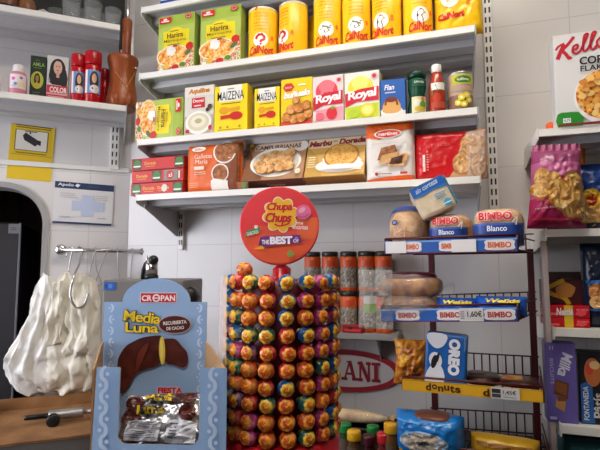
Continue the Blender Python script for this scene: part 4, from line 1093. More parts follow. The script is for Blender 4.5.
# grey machine behind the cake display
GM = Frame(0, 1.42, R(-3))
sa, zb2 = GM.hit(103, 280); sb, _ = GM.hit(184, 280)
t = thing('grey_machine', 'grey boxy machine behind blue cake display with a blue sticker', 'machine', GM.M((sa + sb) / 2, 0, BT)); w = sb - sa; h = zb2 - BT
b = B(); b.box(-w / 2, w / 2, 0, .22, .03, h, '#6f6a66/0.45', .005); b.build('machine_housing', t)
for x in (-w / 2 + .03, w / 2 - .03):
    for y in (.03, .19):
        b = B(); b.lathe([(.012, 0), (.014, .004), (.012, .032)], 'blackplastic', 12, M=Matrix.Translation((x, y, 0))); b.build('foot', t)
b = B(); b.box(-w / 2 + .004, -w / 2 + .040, -.0015, .001, h - .030, h - .006, '#2456a4/0.4'); f = Face(b, .036, .024, lambda a, c, l: Vector((-w / 2 + .004 + a, -.0016 - l, h - .03 + c))); f.ell(.55, .5, .2, None, '#4a7ac0', 12); f.rect(.1, .3, .3, .7, '#1a3a78'); b.build('blue_sticker', t)
b = B(); b.lathe([(.001, 0), (.03, 0), (.032, .01), (.032, .05), (.026, .06), (.001, .06)], 'blackplastic', 22, M=Matrix.Translation((w / 2 - .004, .10, h - .055)) @ Matrix.Rotation(PI / 2, 4, 'X')); b.build('side_wheel', t)
xs = GM.hit(143, 270)[0] - (sa + sb) / 2
t = thing('steel_tamper', 'shiny steel cylinder with black ball knob standing on grey machine', 'steel cylinder', GM.M((sa + sb) / 2 + xs, -.07, zb2))
b = B(); b.lathe([(.022, 0), (.022, .012), (.020, .014), (.001, .014)], 'blackplastic', 22); b.build('cylinder_base', t)
b = B(); b.lathe([(.019, .014), (.019, .050), (.016, .052), (.001, .052)], 'steel', 22); b.build('cylinder_body', t)
b = B(); b.ball((.010, -.012, .060), .0155, 'blackplastic', 16, 12); b.build('ball_knob', t)
b = B(); b.tube([(-.028, 0, .0), (-.026, 0, .03), (-.018, 0, .052)], .006, 'blackplastic', 10); b.tube([(-.018, 0, .052), (-.010, 0, .075)], .003, 'steel', 8); b.build('lever', t)
# ------------------------------------------------------------------ bread rack
t = thing('bread_rack', 'dark red wire bread rack with blue and yellow shelf strips', 'rack', RK.M(0, 0, BT))
plain('rackred', '#4a1218', 0.4); plain('rackwire', '#3a1016', 0.45)
rack = t
pn = -.25
for px in (432.5, 532):
    s, z = RK.hit(px, 300, pn); zt_ = RK.hit(px, 249, pn)[1] - BT
    b = B(); b.box(s - .009, s + .009, -pn - .009, -pn + .009, 0, zt_, 'rackred', .002); b.build('rack_post', t)
    b = B(); b.box(s - .012, s + .012, 0.03, .30, 0, .018, 'rackred', .002); b.build('rack_foot', t)
sP0 = RK.hit(432.5, 300, pn)[0]; sP1 = RK.hit(532, 300, pn)[0]
# (top-left px, top-right px, bottom-left, bottom-right), outward offset of the strip
TR = [((385, 241.5), (517, 237.5), (386, 255), (517.5, 250.5), 0.0, '#2a5aa6'),
      ((381.5, 309), (517.5, 307), (381, 322.5), (518, 321), 0.0, '#2a5aa6'),
      ((402.5, 379), (543, 390.5), (402.5, 391.5), (544, 401), 0.0, '#d9a21a'),
      ((400, 446), (552, 462), (400, 459), (552, 474), 0.0, '#d9a21a')]
TZ = []
for i, (a, bb, c, d, n, colr) in enumerate(TR):
    A = RK.hit(a[0], a[1], n); D = RK.hit(bb[0], bb[1], n); C_ = RK.hit(c[0], c[1], n); E_ = RK.hit(d[0], d[1], n)
    zt_ = (A[1] + D[1]) / 2; zb = (C_[1] + E_[1]) / 2; TZ.append((A, D, C_, E_))
    # strip follows a slight tilt of its wire shelf
    sl = (D[1] - A[1]) / (D[0] - A[0]); L = D[0] - A[0]; hh = zt_ - zb
    M = Matrix.Translation((A[0], -n, (A[1] - BT) - hh)) @ Matrix.Rotation(-math.atan(sl), 4, 'Y')
    b = B(); b.box(0, L, -.003, .001, 0, hh, colr + '/0.4', .0008, seg=1)
    f = Face(b, L, hh, lambda a_, c_, l: Vector((a_, -.0032 - l, c_)))
    if i < 2:
        f.rect(.0, .86, 1, .97, '#7aa0d4'); f.rect(.0, 0, 1, .06, '#7a2028')
        xs = ((.16, .30), (.44, .58), (.78, .98)) if i == 0 else ((.125, .305), (.445, .63), (.785, .985))
        for u0, u1 in xs:
            f.poly(spline([(u0 + .01, .16), (u1 - .01, .16), (u1, .5), (u1 - .01, .86), (u0 + .01, .86), (u0, .5)], 3, True), '#d8d4d4'); f.text('BIMBO', u0 + .018, .30, u1 - .018, .72, '#d2652e' if i == 0 else '#b04038', .04)
    else:
        f.rect(0, .94, 1, 1, '#a8781a')
        if i == 2:
            for ch, u, v in zip('donuts', (.185, .232, .278, .323, .368, .405), (.20, .34, .20, .32, .18, .22)): f.text(ch, u, v, u + (.032 if ch == 't' else .040), v + (.66 if ch in 'dt' else .46), '#3a1c10', .03)
            f.text('d', .603, .16, .648, .82, '#3a1c10', .03)
    st = b.build('shelf_strip', t, ); st.matrix_local = M
    st['label'] = ('blue shelf strip' if i < 2 else 'yellow shelf strip')
    tk = {0: ((.01, .18), (.535, .715)), 1: ((.605, .775),), 2: ((.66, .85),), 3: ()}[i]
    for q, (u0, u1) in enumerate(tk):
        b = B(); b.box(u0 * L, u1 * L, -.0065, -.0045, .04 * hh, (.98 if i else .96) * hh, '#dcd9d6/0.5' if i == 0 else '#c9c6c4/0.5')
        f = Face(b, (u1 - u0) * L, hh, lambda a_, c_, l: Vector((u0 * L + a_, -.0066 - l, c_)))
        if i == 1: f.text('1,60€', .34, .30, .94, .78, '#1a1a1c', .02); f.lines(.05, .2, .22, .8, 4, '#5a5a60')
        if i == 2: f.rect(.02, .52, .34, .88, '#2a2a2e'); f.rect(.02, .16, .34, .46, '#3a3a40'); f.text('1,45€', .42, .44, .88, .82, '#2a2a2e', .01); f.lines(.42, .16, .9, .34, 1, '#8a8a8a')
        pt = b.build('price_ticket', st)
    # wire shelf
    z = A[1] - BT - hh + .004; z2 = D[1] - BT - hh + .004
    b = B(); zi = (z + z2) / 2
    def W(*p): b.tube([Vector(q) for q in p], .0022, 'rackwire', 6)
    y1 = -pn + .03
    b.tube([(A[0], .003, z + hh + .003), (D[0], .003, z2 + hh + .003)], .003, 'rackred', 8)
    b.tube([(A[0], .003, z), (D[0], .003, z2)], .003, 'rackred', 8)
    b.tube([(A[0], .003, z - .004), (A[0], .003, z + hh + .004)], .003, 'rackred', 8); b.tube([(D[0], .003, z2 - .004), (D[0], .003, z2 + hh + .004)], .003, 'rackred', 8)
    W((A[0], .003, z), (sP0 - .02, y1, z)); W((D[0], .003, z2), (sP1 + .012, y1, z2)); W((A[0], .003, z + hh), (sP0 - .02, y1, z + hh)); W((D[0], .003, z2 + hh), (sP1 + .012, y1, z2 + hh))
    for q in range(1, 14):
        u = q / 14; x0 = A[0] + (D[0] - A[0]) * u; x1 = sP0 - .02 + (sP1 - sP0 + .032) * u; zz = z + (z2 - z) * u
        W((x0, .004, zz), (x1, y1, zz), (x1, y1, zz + .055))
    for yy in (.09, .18): 
        v = yy / y1; W((A[0] + (sP0 - .02 - A[0]) * v, yy, z - .002), (D[0] + (sP1 + .012 - D[0]) * v, yy, z2 - .002))
    W((sP0 - .02, y1, z), (sP1 + .012, y1, z2)); W((sP0 - .02, y1, z + .055), (sP1 + .012, y1, z2 + .055))
    b.build('wire_shelf', t)
def tray_z(i, s):
    A, D, C_, E_ = TZ[i]; u = (s - A[0]) / (D[0] - A[0]); return C_[1] + (E_[1] - C_[1]) * u + .004 + .0035

# sliced loaf in a printed bag: rounded block
def loaf(name, label, cat, M, w, h, d, e=.45, fn=None, top='crumb', group=None, seed=0, wrap=True):
    t = thing(name, label, cat, M, group)
    b = B(); b.ball((0, d / 2, h / 2), (w / 2 * .95, d / 2 * .95, h / 2 * .95), top, 28, 16, e); b.build('bread', t)
    b = B()
    def cr(v): return v + Vector((1, 1, 1)) * .003 * noise.noise(v * 60 + Vector((seed, 0, 0)))
    b.ball((0, d / 2, h / 2), (w / 2, d / 2, h / 2), 'hazyfilm', 36, 20, e, fn=cr)
    b.build('clear_wrapper', t)
    if fn:
        b = B()
        def fm(a, c, l):
            x = a - w / 2; z = c - h / 2
            q = max(0.0, 1 - (abs(x) / (w / 2)) ** (2 / e) - (abs(z) / (h / 2)) ** (2 / e))
            return Vector((x, d / 2 - (d / 2) * q ** (e / 2) - .003 - l * 1.5, h / 2 + z))
        f = Face(b, w, h, fm); fn(f); b.build('printed_band', t)
    return t
def rk(px0, px1, ptop, i, n):
    s0 = RK.hit(px0, ptop + 12, n)[0]; s1 = RK.hit(px1, ptop + 12, n)[0]; s = (s0 + s1) / 2; z = tray_z(i, s)
    return s, s1 - s0, RK.hit((px0 + px1) / 2, ptop, n)[1] - z, z
# tray 1
s, w, h, z = rk(383.5, 424.3, 202.5, 0, -.012)
def roundf(f):
    f.fine = .08
    f.poly([(.06, .60), (.10, .86), (.3, .95), (.7, .95), (.92, .84), (.94, .62), (.84, .80), (.5, .86), (.16, .80)], '#2a4488', 2); f.ell(.27, .60, .08, .06, '#1c2a5a', 12); f.ell(.27, .60, .05, .035, '#6a7ab0', 10)
    f.stroke([(.3, .34), (.5, .42), (.72, .36)], .02, '#a86a4a'); f.stroke([(.5, .2), (.52, .5)], .012, '#e8d8c0')
loaf('round_loaf', 'round loaf in a clear bag with dark blue top, left of upper strip', 'bread', RK.M(s, -.012, z), w, h, .16, .75, roundf, 'bread', seed=2)
def bimbo(txt, sub):
    def g(f):
        f.fine = .06; f.rect(.04, .08, .96, .56, '#27448e'); f.rect(.03, .54, .97, .59, '#3f62b0')
        f.text('BIMBO', .16, .66, .78, .86, '#c8222e', .05, edge='#f0e8e0', ew=.05); 
        if sub: f.text(sub, .32, .40, .68, .53, '#e8ecf4', .02)
        f.lines(.2, .10, .8, .16, 1, '#8aa0d0'); f.stroke([(.78, .6), (.86, .72), (.84, .54)], .02, '#f4f0ea')
    return g
s, w, h, z = rk(425.5, 468, 211.5, 0, -.02)
loaf('sliced_loaf', 'sliced white loaf with a blue band, standing under the tilted pack', 'bread', RK.M(s, -.02, z), w, h, .20, .5, bimbo('BIMBO', 'Blanco'), 'bread', 'sliced loaves on the upper strip', 3)
s, w, h, z = rk(469.5, 525, 205.5, 0, -.02)
loaf('sliced_loaf', 'sliced white loaf with a blue band at right end of the upper tray', 'bread', RK.M(s, -.02, z), w, h, .21, .5, bimbo('BIMBO', 'Blanco'), 'bread', 'sliced loaves on the upper strip', 5)
# tilted pack lying on top of the loaves
s0, zc = RK.hit(436.5, 200.5, -.05)
w_, h_ = .098, .092
t = thing('crustless_bread_pack', 'tilted square bread pack with blue top lying across the loaves', 'bread', RK.M(s0 - .003, -.012, zc + .004, R(12), 0, R(-25)))
b = B(); b.box(-w_ / 2, w_ / 2, 0, .13, -h_ / 2, h_ / 2, 'crumb', .010); b.build('bread', t)
b = B(); b.box(-w_ / 2 - .002, w_ / 2 + .002, -.002, .132, -h_ / 2 - .002, h_ / 2 + .002, 'hazyfilm', .012)
f = Face(b, w_, h_, lambda a, c, l: Vector((a - w_ / 2, -.0024 - l, c - h_ / 2)))
f.rect(.02, .72, .98, .99, '#1f5fae'); f.poly([(.02, .72), (.98, .72), (.98, .64), (.6, .70), (.3, .66), (.02, .68)], '#2f74bd'); f.text('sin corteza', .14, .77, .80, .92, '#c4d4ea', .02, .3, warp=lambda x: .05 * x)
f.ell(.80, .20, .11, None, '#4ba0b8', 14); f.lines(.56, .36, .90, .56, 3, '#6a9cb0', .5); f.lines(.66, .15, .92, .22, 1, '#dff0f4')
b.build('printed_wrapper', t)
b = B(); b.box(w_ / 2 + .0005, w_ / 2 + .0045, .004, .126, -h_ / 2 + .006, h_ / 2 - .004, '#3f8fae/0.3', .001); b.build('blue_side', t)

# tray 2: bag of buns (two layers), blue snack packs, clear bag
s, w, h, z = rk(374, 436, 272, 1, .015)
t = thing('bun_bag', 'shiny clear bag of brown buns with a dark purple top', 'bun bag', RK.M(s, .012, z))
hh = h * .5
for q, (zz, ww) in enumerate(((.0, .47), (hh * .86, .50))):
    b = B(); b.ball((.004 * q, .07, zz + hh * .52), (w * ww, .055, hh * .52), 'bun', 30, 16, .75, fn=lambda v: v + Vector((0, 0, 1)) * .004 * noise.noise(v * 30)); b.build('bun', t)
b = B(); b.ball((-.002, .068, hh * 1.35), (w * .54, .070, hh * .62), 'smokyfilm', 36, 20, .75, fn=lambda v: v + Vector((1, 1, 1)) * .006 * noise.noise(v * 38)); b.ball((0, .066, hh * .5), (w * .5, .066, hh * .55), 'smokyfilm', 36, 20, .75, fn=lambda v: v + Vector((1, 1, 1)) * .005 * noise.noise(v * 45)); b.build('clear_wrapper', t)
b = B(); b.ball((.0, .07, hh * 1.78), (w * .44, .05, hh * .24), '#56182c/0.25', 24, 12, .8); b.build('purple_print', t)
b = B(); b.grid(lambda u, v: Vector((w * (.50 + .22 * u), .05 + .02 * math.sin(v * 9) * u, hh * (1.1 + .5 * (v - .5) * (1 + .9 * u)) + .004 * math.sin(u * 30))), 10, 12, 'smokyfilm'); b.build('bag_tail', t)
def weik(px0, px1, ptop, label, n, seed):
    s, w, h, z = rk(px0, px1, ptop, 1, n)
    b = B(); M = Matrix.Identity(4)
    f = pillow(b, w, h, .07, '#1c56b8/0.25', seed=seed, crinkle=.004, p=3, waist=0)
    f.text('Weikis', .20, .72, .88, .90, '#f0dc2a', .05, .15, edge='#16307a', ew=.04); f.rect(.1, .4, .9, .5, '#2a6ac8', 6)
    tag(b.build('cake_pack', M=RK.M(s, n - .035, z)), label, 'cake pack', 'blue cake packs')
weik(434, 477, 298.5, 'blue cake pack beside the brown buns, behind the price ticket', -.02, 4)
weik(475, 527, 297, 'blue cake pack at right end of the middle tray', -.02, 6)
# clear bag with a green label hanging left of the rack
s, z = RK.hit(377, 332, .03); zt_ = RK.hit(377, 272, .03)[1]; w = RK.hit(396, 300, .03)[0] - RK.hit(362, 300, .03)[0]
SPN = .14
# tray 3
s, w, h, z = rk(388, 424, 341, 2, -.02)
b = B(); f = pillow(b, w * 1.05, h, .06, 'orangesnack', seed=8, crinkle=.012, p=2.0, waist=.12, taper=.12); f.ell(.35, .6, .16, .10, '#e8b23a', 12, 2); f.ell(.7, .3, .14, .08, '#6a3410', 12, 2)
sx = max(s, TZ[2][0][0] + .012)
tag(b.build('snack_bag', M=RK.M(sx, -.05, tray_z(2, sx))), 'crumpled glossy orange snack bag left of the blue cookie pack', 'snack bag')
s, w, h, z = rk(423, 464, 334, 2, -.03)
t = thing('cookie_pack', 'tall blue sandwich cookie pack with white vertical lettering', 'cookie pack', RK.M(s, -.03, z, R(4), 0, R(4)))
b = B(); b.box(-w / 2, w / 2, 0, .05, 0, h, '#1f62ae/0.3', .006)
f = Face(b, h, w, lambda a, c, l: Vector((w / 2 - (w - c), -l - .0004, h - a)))
f = Face(b, h, w, lambda a, c, l: Vector((-w / 2 + c, -l - .0004, h - a)))
f.text('OREO', .07, .56, .74, .84, '#eef0f4', .07, edge='#123a78', ew=.05)
f.lines(.02, .92, .3, .98, 2, '#8ab0d8')
b.build('pack_body', t)
b = B(); f = Face(b, w, h, lambda a, c, l: Vector((a - w / 2, -l - .0009, c))); f.poly([(.06, .99), (.5, .99), (.46, .80), (.26, .72), (.06, .84)], '#e9eaee', 3); f.poly([(.02, .08), (.34, .02), (.5, .16), (.40, .40), (.14, .38)], '#e4e6ec', 3); f.ell(.26, .50, .16, .15, '#e4e6ec', 16, rot=.2); f.ell(.23, .47, .07, .13, '#1c1614', 14, rot=-.2); f.ell(.31, .55, .035, .10, '#1c1614', 12, rot=-.2)
b.build('cookie_picture', t)
# chocolate pastries at the back of the yellow tray
for i, (px, px2) in enumerate(((463, 500), (498, 540))):
    s, w, h, z = rk(px, px2, 376.5 + i * 5, 2, -.06)
    b = B(); b.ball((0, .05, h / 2), (w / 2, .05, h / 2), 'chocdonut', 26, 14, .7); b.ball((-w * .15, .05, h * .9), (w * .28, .03, h * .2), 'orangesnack' if i else 'chocdonut', 18, 10, .7)
    tag(b.build('pastry_pack', M=RK.M(s, -.06, z)), ('dark chocolate pastry pack beside the blue cookie pack', 'dark and golden pastry pack at right end of the yellow strip')[i], 'pastry pack')
# tray 4
s, w, h, z = rk(397, 464, 413, 3, -.03)
zc2 = RK.hit(430, 452, -.03)[1]
t = thing('bread_pack', 'blue bread pack with oval window on the lowest rack tray', 'bread', RK.M(RK.hit(426, 430, -.03)[0] + .010, -.03, tray_z(3, s) + .001))
b = B(); f = pillow(b, w, h, .11, '#1f74bc/0.22', seed=12, crinkle=.006, p=4, waist=0)
f.ell(.46, .42, .36, .26, '#8ab4d8', 26, 3); f.ell(.46, .42, .33, .23, 'speckle', 26, 3); f.ell(.46, .42, .10, .05, '#4a4238', 12, 1)
f.lines(.06, .80, .9, .9, 1, '#4a9ad8'); b.build('bread_bag', t)
b = B(); b.ball((.01, .0, h * .92), (w * .30, .04, h * .10), '#6a3a24/0.3', 20, 10, .7); b.build('brown_print', t)
s, w, h, z = rk(470, 540, 440, 3, -.02)
b = B(); f = pillow(b, w, h, .07, '#c89a1e/0.3', seed=14, crinkle=.004, p=4, waist=0); f.rect(.1, .6, .9, .8, '#8a5a14', 6); f.rect(.2, .2, .8, .4, '#e0b83a', 6)
tag(b.build('snack_bag', M=RK.M(s, -.05, z)), 'yellow snack bag at the bottom right of the rack', 'snack bag')

# ------------------------------------------------------------------ spice jars on a small shelf, wall sign
SN = .14
zsp = MW.hit(345, 333, SN)[1]
sa = MW.hit(290, 330, SN)[0]; sb = MW.hit(398, 330, SN)[0]
t = thing('spice_shelf', 'small grey shelf behind lollipop stand carrying spice jars', 'shelf', MW.M((sa + sb) / 2, 0, zsp))
b = B(); b.box(-(sb - sa) / 2, (sb - sa) / 2, -SN, -.001, -.02, 0, '#8a8682/0.45', .002); b.build('shelf_board', t)
for x in (-(sb - sa) * .3, (sb - sa) * .3):
    b = B(); b.extrude([(-SN + .02, 0), (-.001, 0), (-.001, -.09), (-.012, -.09)], -.0015, .0015, 'shelfgrey', M=Matrix.Translation((x, 0, -.02)) @ Matrix.Rotation(PI / 2, 4, 'Z')); b.build('shelf_bracket', t)
jr = (MW.hit(356.7, 272, .08)[0] - MW.hit(340, 272, .08)[0]) / 2
jh = (MW.hit(350, 251.5, .08)[1] - zsp) / 2
def spice(px, z, label):
    s = MW.hit(px, 272, .08)[0]
    t = thing('spice_jar', label, 'spice jar', MW.M(s, .08, z), 'spice jars')
    b = B(); b.lathe([(jr * .95, 0), (jr, .004), (jr, jh * .84), (jr * .86, jh * .90)], 'spiceorange', 24); b.build('jar_body', t)
    b = B(); b.lathe([(jr * 1.006, jh * .10), (jr * 1.006, jh * .60)], 'spicelabel', 24, cap=False)
    f = cylface(b, jr * 1.008, jh, 0, R(14)); f.rect(.3, .62, .7, .78, '#d0502a', 4); f.lines(.3, .2, .7, .5, 3, '#4a423c'); b.build('jar_label', t)
    b = B(); b.lathe([(jr * .94, jh * .87), (jr * .98, jh * .88), (jr * .98, jh * .985), (jr * .9, jh), (.001, jh)], '#2e2a26/0.35', 24); b.build('jar_lid', t)
nm = ['leftmost', 'second from the left', 'middle', 'second from the right', 'rightmost']
for i, px in enumerate((312.5, 330, 348.5, 366.5, 383.5)):
    spice(px, zsp + jh, 'orange spice jar with dark lid in the top layer, %s of five' % nm[i])
for i, px in enumerate((312.5, 330, 348.5, 366.5, 383.5)):
    spice(px, zsp, 'orange spice jar with dark lid in the bottom layer, %s of five' % nm[i])
s = MW.hit(353, 325, .125)[0]
b = B(); b.box(-.035, .035, -.001, .025, 0, .028, '#8e1c22/0.3', .003); f = Face(b, .07, .028, y=-.0011); f.rect(.1, .2, .9, .5, '#c83a3a'); f.ell(.4, .6, .12, .2, '#4a2018', 10)
tag(b.build('red_packet', M=MW.M(s, .135, zsp)), 'small red packet lying in front of the bottom spice jars', 'packet')
# clear bag hung on the rack edge
sB, zB = RK.hit(377, 329, .022)
zt_ = RK.hit(377, 270, .022)[1]; wB = RK.hit(398, 300, .022)[0] - RK.hit(363, 300, .022)[0]
t = thing('clear_bag', 'crumpled clear bag with a green label at left end of middle tray', 'plastic bag', RK.M(sB - .006, .012, zB))
b = B(); pillow(b, wB, zt_ - zB, .05, 'smokyfilm', seed=21, crinkle=.014, p=2.4, waist=.05, freq=26); b.build('bag_film', t)
b = B(); b.grid(lambda u, v: Vector(((u - .9) * wB * .38, -.008 + .008 * abs(u - .5), (zt_ - zB) * (.26 + .16 * v))), 8, 4, '#7a9a3a/0.35'); b.grid(lambda u, v: Vector(((u - .9) * wB * .38, -.0075 + .008 * abs(u - .5), (zt_ - zB) * (.42 + .14 * v))), 8, 4, '#b8b4a8/0.4'); b.build('green_label', t)

# oval sign
sr, _ = MW.hit(401.5, 371, .012); z1 = MW.hit(352, 350, .012)[1]; z0 = MW.hit(352, 392, .012)[1]
hh = z1 - z0; ww = hh * 2.75
t = thing('oval_sign', 'white oval wall sign with a red rim and red capital letters', 'sign', MW.M(sr - ww / 2, .002, z0))
b = B(); N = 48
b.extrude([(ww / 2 * math.cos(2 * PI * i / N), hh / 2 + hh / 2 * math.sin(2 * PI * i / N)) for i in range(N)], -.012, .0, '#a01f2c/0.4'); b.build('red_rim', t)
b = B(); f = Face(b, ww, hh, lambda a, c, l: Vector((a - ww / 2, -.0122 - l, c))); f.ell(.5, .5, .44, .385, '#c9c2c0', 44)
f.b.build('white_plate', t)
b = B(); f = Face(b, ww, hh, lambda a, c, l: Vector((a - ww / 2, -.0128 - l, c)))
def slab(ch, u0, u1, v0, v1, k='#8e1a26'):
    m = (u0 + u1) / 2; w = (u1 - u0); sf = .07
    if ch == 'A':
        f.stroke([(u0 + .14 * w, v0), (m, v1)], .016, k, 0); f.stroke([(u1 - .18 * w, v0), (m, v1)], .030, k, 0); f.rect(u0 + .25 * w, v0 + .28 * (v1 - v0), u1 - .25 * w, v0 + .40 * (v1 - v0), k)
        for x in (u0 + .14 * w, u1 - .16 * w): f.rect(x - .20 * w, v0, x + .20 * w, v0 + sf, k)
        f.rect(m - .2 * w, v1 - sf * .6, m + .12 * w, v1, k)
    if ch == 'N':
        f.stroke([(u0 + .16 * w, v0), (u0 + .16 * w, v1)], .018, k, 0); f.stroke([(u1 - .16 * w, v0), (u1 - .16 * w, v1)], .018, k, 0); f.stroke([(u0 + .16 * w, v1), (u1 - .16 * w, v0)], .030, k, 0)
        f.rect(u0 - .02 * w, v0, u0 + .36 * w, v0 + sf, k); f.rect(u1 - .38 * w, v1 - sf, u1 + .02 * w, v1, k); f.rect(u0 - .04 * w, v1 - sf, u0 + .26 * w, v1, k)
    if ch == 'I':
        f.stroke([(m, v0), (m, v1)], .034, k, 0); f.rect(u0, v0, u1, v0 + sf, k); f.rect(u0, v1 - sf, u1, v1, k)
px2u = lambda px: (MW.hit(px, 371, .012)[0] - (sr - ww)) / ww
for ch, a, c in (('A', 342.5, 357.5), ('N', 358.5, 371), ('I', 372, 380.5)): slab(ch, px2u(a), px2u(c), .28, .74)
b.build('red_lettering', t)

# wrapped baguette and little jars behind the lollipop stand
JN = .42
def small_jar(px, py, r_px, colr, body, label, n=JN, lid=True):
    s, z = MW.hit(px, py - 4, n); r = MW.hit(px + r_px, py, n)[0] - MW.hit(px, py, n)[0]
    h = z - BT
    t = thing('sauce_jar', label, 'jar', MW.M(s, n, BT), 'small lidded jars')
    b = B(); b.lathe([(r * .9, 0), (r * 1.02, .006), (r * 1.02, h - .042), (r * .84, h - .026), (r * .84, h - .020)], body + '/0.25', 22); b.build('jar_body', t)
    b = B(); b.lathe([(r * 1.035, .02), (r * 1.035, h * .6)], '#5a4a3a/0.5', 22, cap=False); b.build('jar_label', t)
    b = B(); b.lathe([(r * .98, h - .024), (r, h - .022), (r, h - .004), (r * .94, h), (.001, h + .001)], colr + '/0.28', 24); b.build('jar_lid', t)
small_jar(354, 434.5, 7, '#d8a41c', '#5a3a22', 'small jar with yellow lid in front, left of the purple lid')
small_jar(391, 427, 7.3, '#d89c1c', '#6a4420', 'small jar with yellow lid, tallest beside the blue bread pack')
small_jar(383.5, 437, 6.8, '#b8232c', '#6a2420', 'small jar with red lid in front of the taller yellow lid')
small_jar(369, 439, 6.3, '#4a1a24', '#3a1a1c', 'small jar with dark purple lid between yellow and red lids')
small_jar(373, 429.5, 6.2, '#1f7a34', '#3a4a22', 'small jar with green lid behind the purple lid', n=.36)
small_jar(345, 427, 6.5, '#1f7a3a', '#2a4a28', 'small jar with green lid beside the lollipop stand', n=.36)
# plastic-wrapped baguette lying on the jars' rack
sA, zA = MW.hit(337, 417, .27); sB2, zB2 = MW.hit(391, 411.5, .27)
zc = (zA + zB2) / 2 - .008
t = thing('bread_box', 'low dark box carrying the wrapped baguette behind small jars', 'box', MW.M((sA + sB2) / 2, .27, BT))
b = B(); b.box(-.16, .13, -.05, .07, 0, zc - .018 - BT, '#3d3a36/0.5', .004); b.build('box_body', t)
b = B(); b.box(-.165, .135, -.055, .075, zc - .024 - BT, zc - .018 - BT, '#4a4640/0.5', .002); b.build('box_lid', t)
t = thing('baguette', 'pale baguette wrapped in shiny clear film behind the small jars', 'baguette', MW.M((sA + sB2) / 2, .27, zc, 0, 0, R(-1)))
Lb = sB2 - sA; b = B(); pts = [(-Lb * .62, 0, 0), (-Lb * .55, 0, .001), (-Lb * .3, 0, .002), (0, 0, .001), (Lb * .3, 0, 0), (Lb * .46, 0, .0)]
b.tube(spline(pts, 4), [.006 + .013 * math.sin(PI * min(1, (i + 1) / 20)) for i in range(21)], 'baguette', 14); b.build('bread', t)
b = B(); b.tube(spline(pts, 4), [.007 + .0135 * math.sin(PI * min(1, (i + 1.2) / 20)) for i in range(21)], 'hazyfilm', 14); b.grid(lambda u, v: Vector((Lb * (.44 + .12 * u), (v - .5) * .02, .002 + .012 * (v - .5) * u + .003 * u)), 6, 4, 'baguette'); b.build('clear_wrapper', t)
# ------------------------------------------------------------------ right shelf unit goods
nR = .262
# cereal box
s0 = MW.hit(554.5, 80, nR)[0]; z = ZR[0]; zt_ = MW.hit(575, 33, nR)[1]; w = .205; h = zt_ - z
pxw = lambda px: (MW.hit(px, 80, nR)[0] - s0) / w
pyv = lambda py: (MW.hit(577, py, nR)[1] - z) / h
b = B(); b.box(0, w, 0, .065, 0, h, '#d8d6d2/0.35', .0015, seg=1)
f = Face(b, w, h, lambda a, c, l: Vector((a, -l, c)))
f.rect(.004, .004, .996, .996, '#dcdad6')
def K(pts): return [(pxw(x), pyv(y)) for x, y in pts]
red = '#c0202e'
for pts, wd in (([(566, 43), (562, 50), (558.5, 57.5)], .055), ([(557, 48), (560, 44.5), (566, 42)], .03), ([(576, 36.5), (569, 44), (563, 49)], .04), ([(563.5, 49.5), (567, 53), (570, 57.5), (572.5, 56.5)], .045),
                ([(573.5, 50), (578.5, 48.5), (579, 45), (575, 46.5), (574, 51.5), (577.5, 53.8), (582, 51)], .030),
                ([(582, 51), (588, 40), (590, 35.5), (586.5, 37), (584.5, 48), (586, 52.5), (590, 49.5)], .030),
                ([(590, 49.5), (596, 38.5), (598, 34.5), (594.5, 36), (592, 47), (594, 51.5), (598.5, 48)], .030),
                ([(602, 41), (598.5, 45), (601, 50), (606, 46.5), (604, 41), (601, 42)], .028), ([(614, 41), (609, 42), (609, 48), (614, 45), (615, 41), (612, 54), (607, 55)], .028),
                ([(624, 40), (619, 41), (619, 47), (624, 44), (625, 40), (622, 53), (617, 54)], .028), ([(635, 39), (631, 41), (635, 45), (631, 48)], .028)):
    f.stroke(K(pts), wd, red)
f.text('CORN', pxw(580), pyv(66), pxw(613), pyv(58), '#1c1c20', .03); f.text('FLAKES', pxw(580.5), pyv(72.6), pxw(613), pyv(67), '#1c1c20', .02)
f.poly(K([(555.5, 127), (579, 127), (580.5, 122), (581, 116), (577, 112.5), (565, 112), (555.5, 113.5)]), '#2c8a2c', 2)   # plain green corner panel
f.ell(pxw(606.5), pyv(99), .41, .29, '#eceae6', 36)
f.ell(pxw(606.5), pyv(97), .385, .26, 'flakes', 36)
for i in range(44):
    a = i * 2.4; q = math.sqrt(i / 44); f.ell(pxw(606.5) + .35 * q * math.cos(a), pyv(96.5) + .25 * q * math.sin(a), .055, .030, ('#e8a84a', '#d8873a', '#f2c878')[i % 3], 7, rot=a)
f.rect(pxw(559.5), pyv(124), pxw(567), pyv(119.5), '#eeeeec'); f.text('0,75', pxw(560.3), pyv(123.2), pxw(566.3), pyv(120.5), '#2c6a3c', .02)
f.rect(.004, .004, .996, .03, '#7a2a2c'); f.rect(.62, .06, .94, .16, '#2c8a2c')
tag(b.build('cereal_carton', M=MW.M(s0, nR, z)), 'white cereal carton with red script lettering and a bowl of flakes', 'cereal box')
s = MW.hit(548, 125, .2)[0]
b = B(); b.lathe([(.010, 0), (.012, .004), (.012, .030), (.008, .038), (.001, .038)], '#d8541c/0.3', 16); b.lathe([(.0122, .010), (.0122, .018)], '#f0b08a', 16, cap=False)
tag(b.build('orange_tube', M=MW.M(s + .006, .2, z)), 'small orange tube standing left of the cereal carton', 'tube')

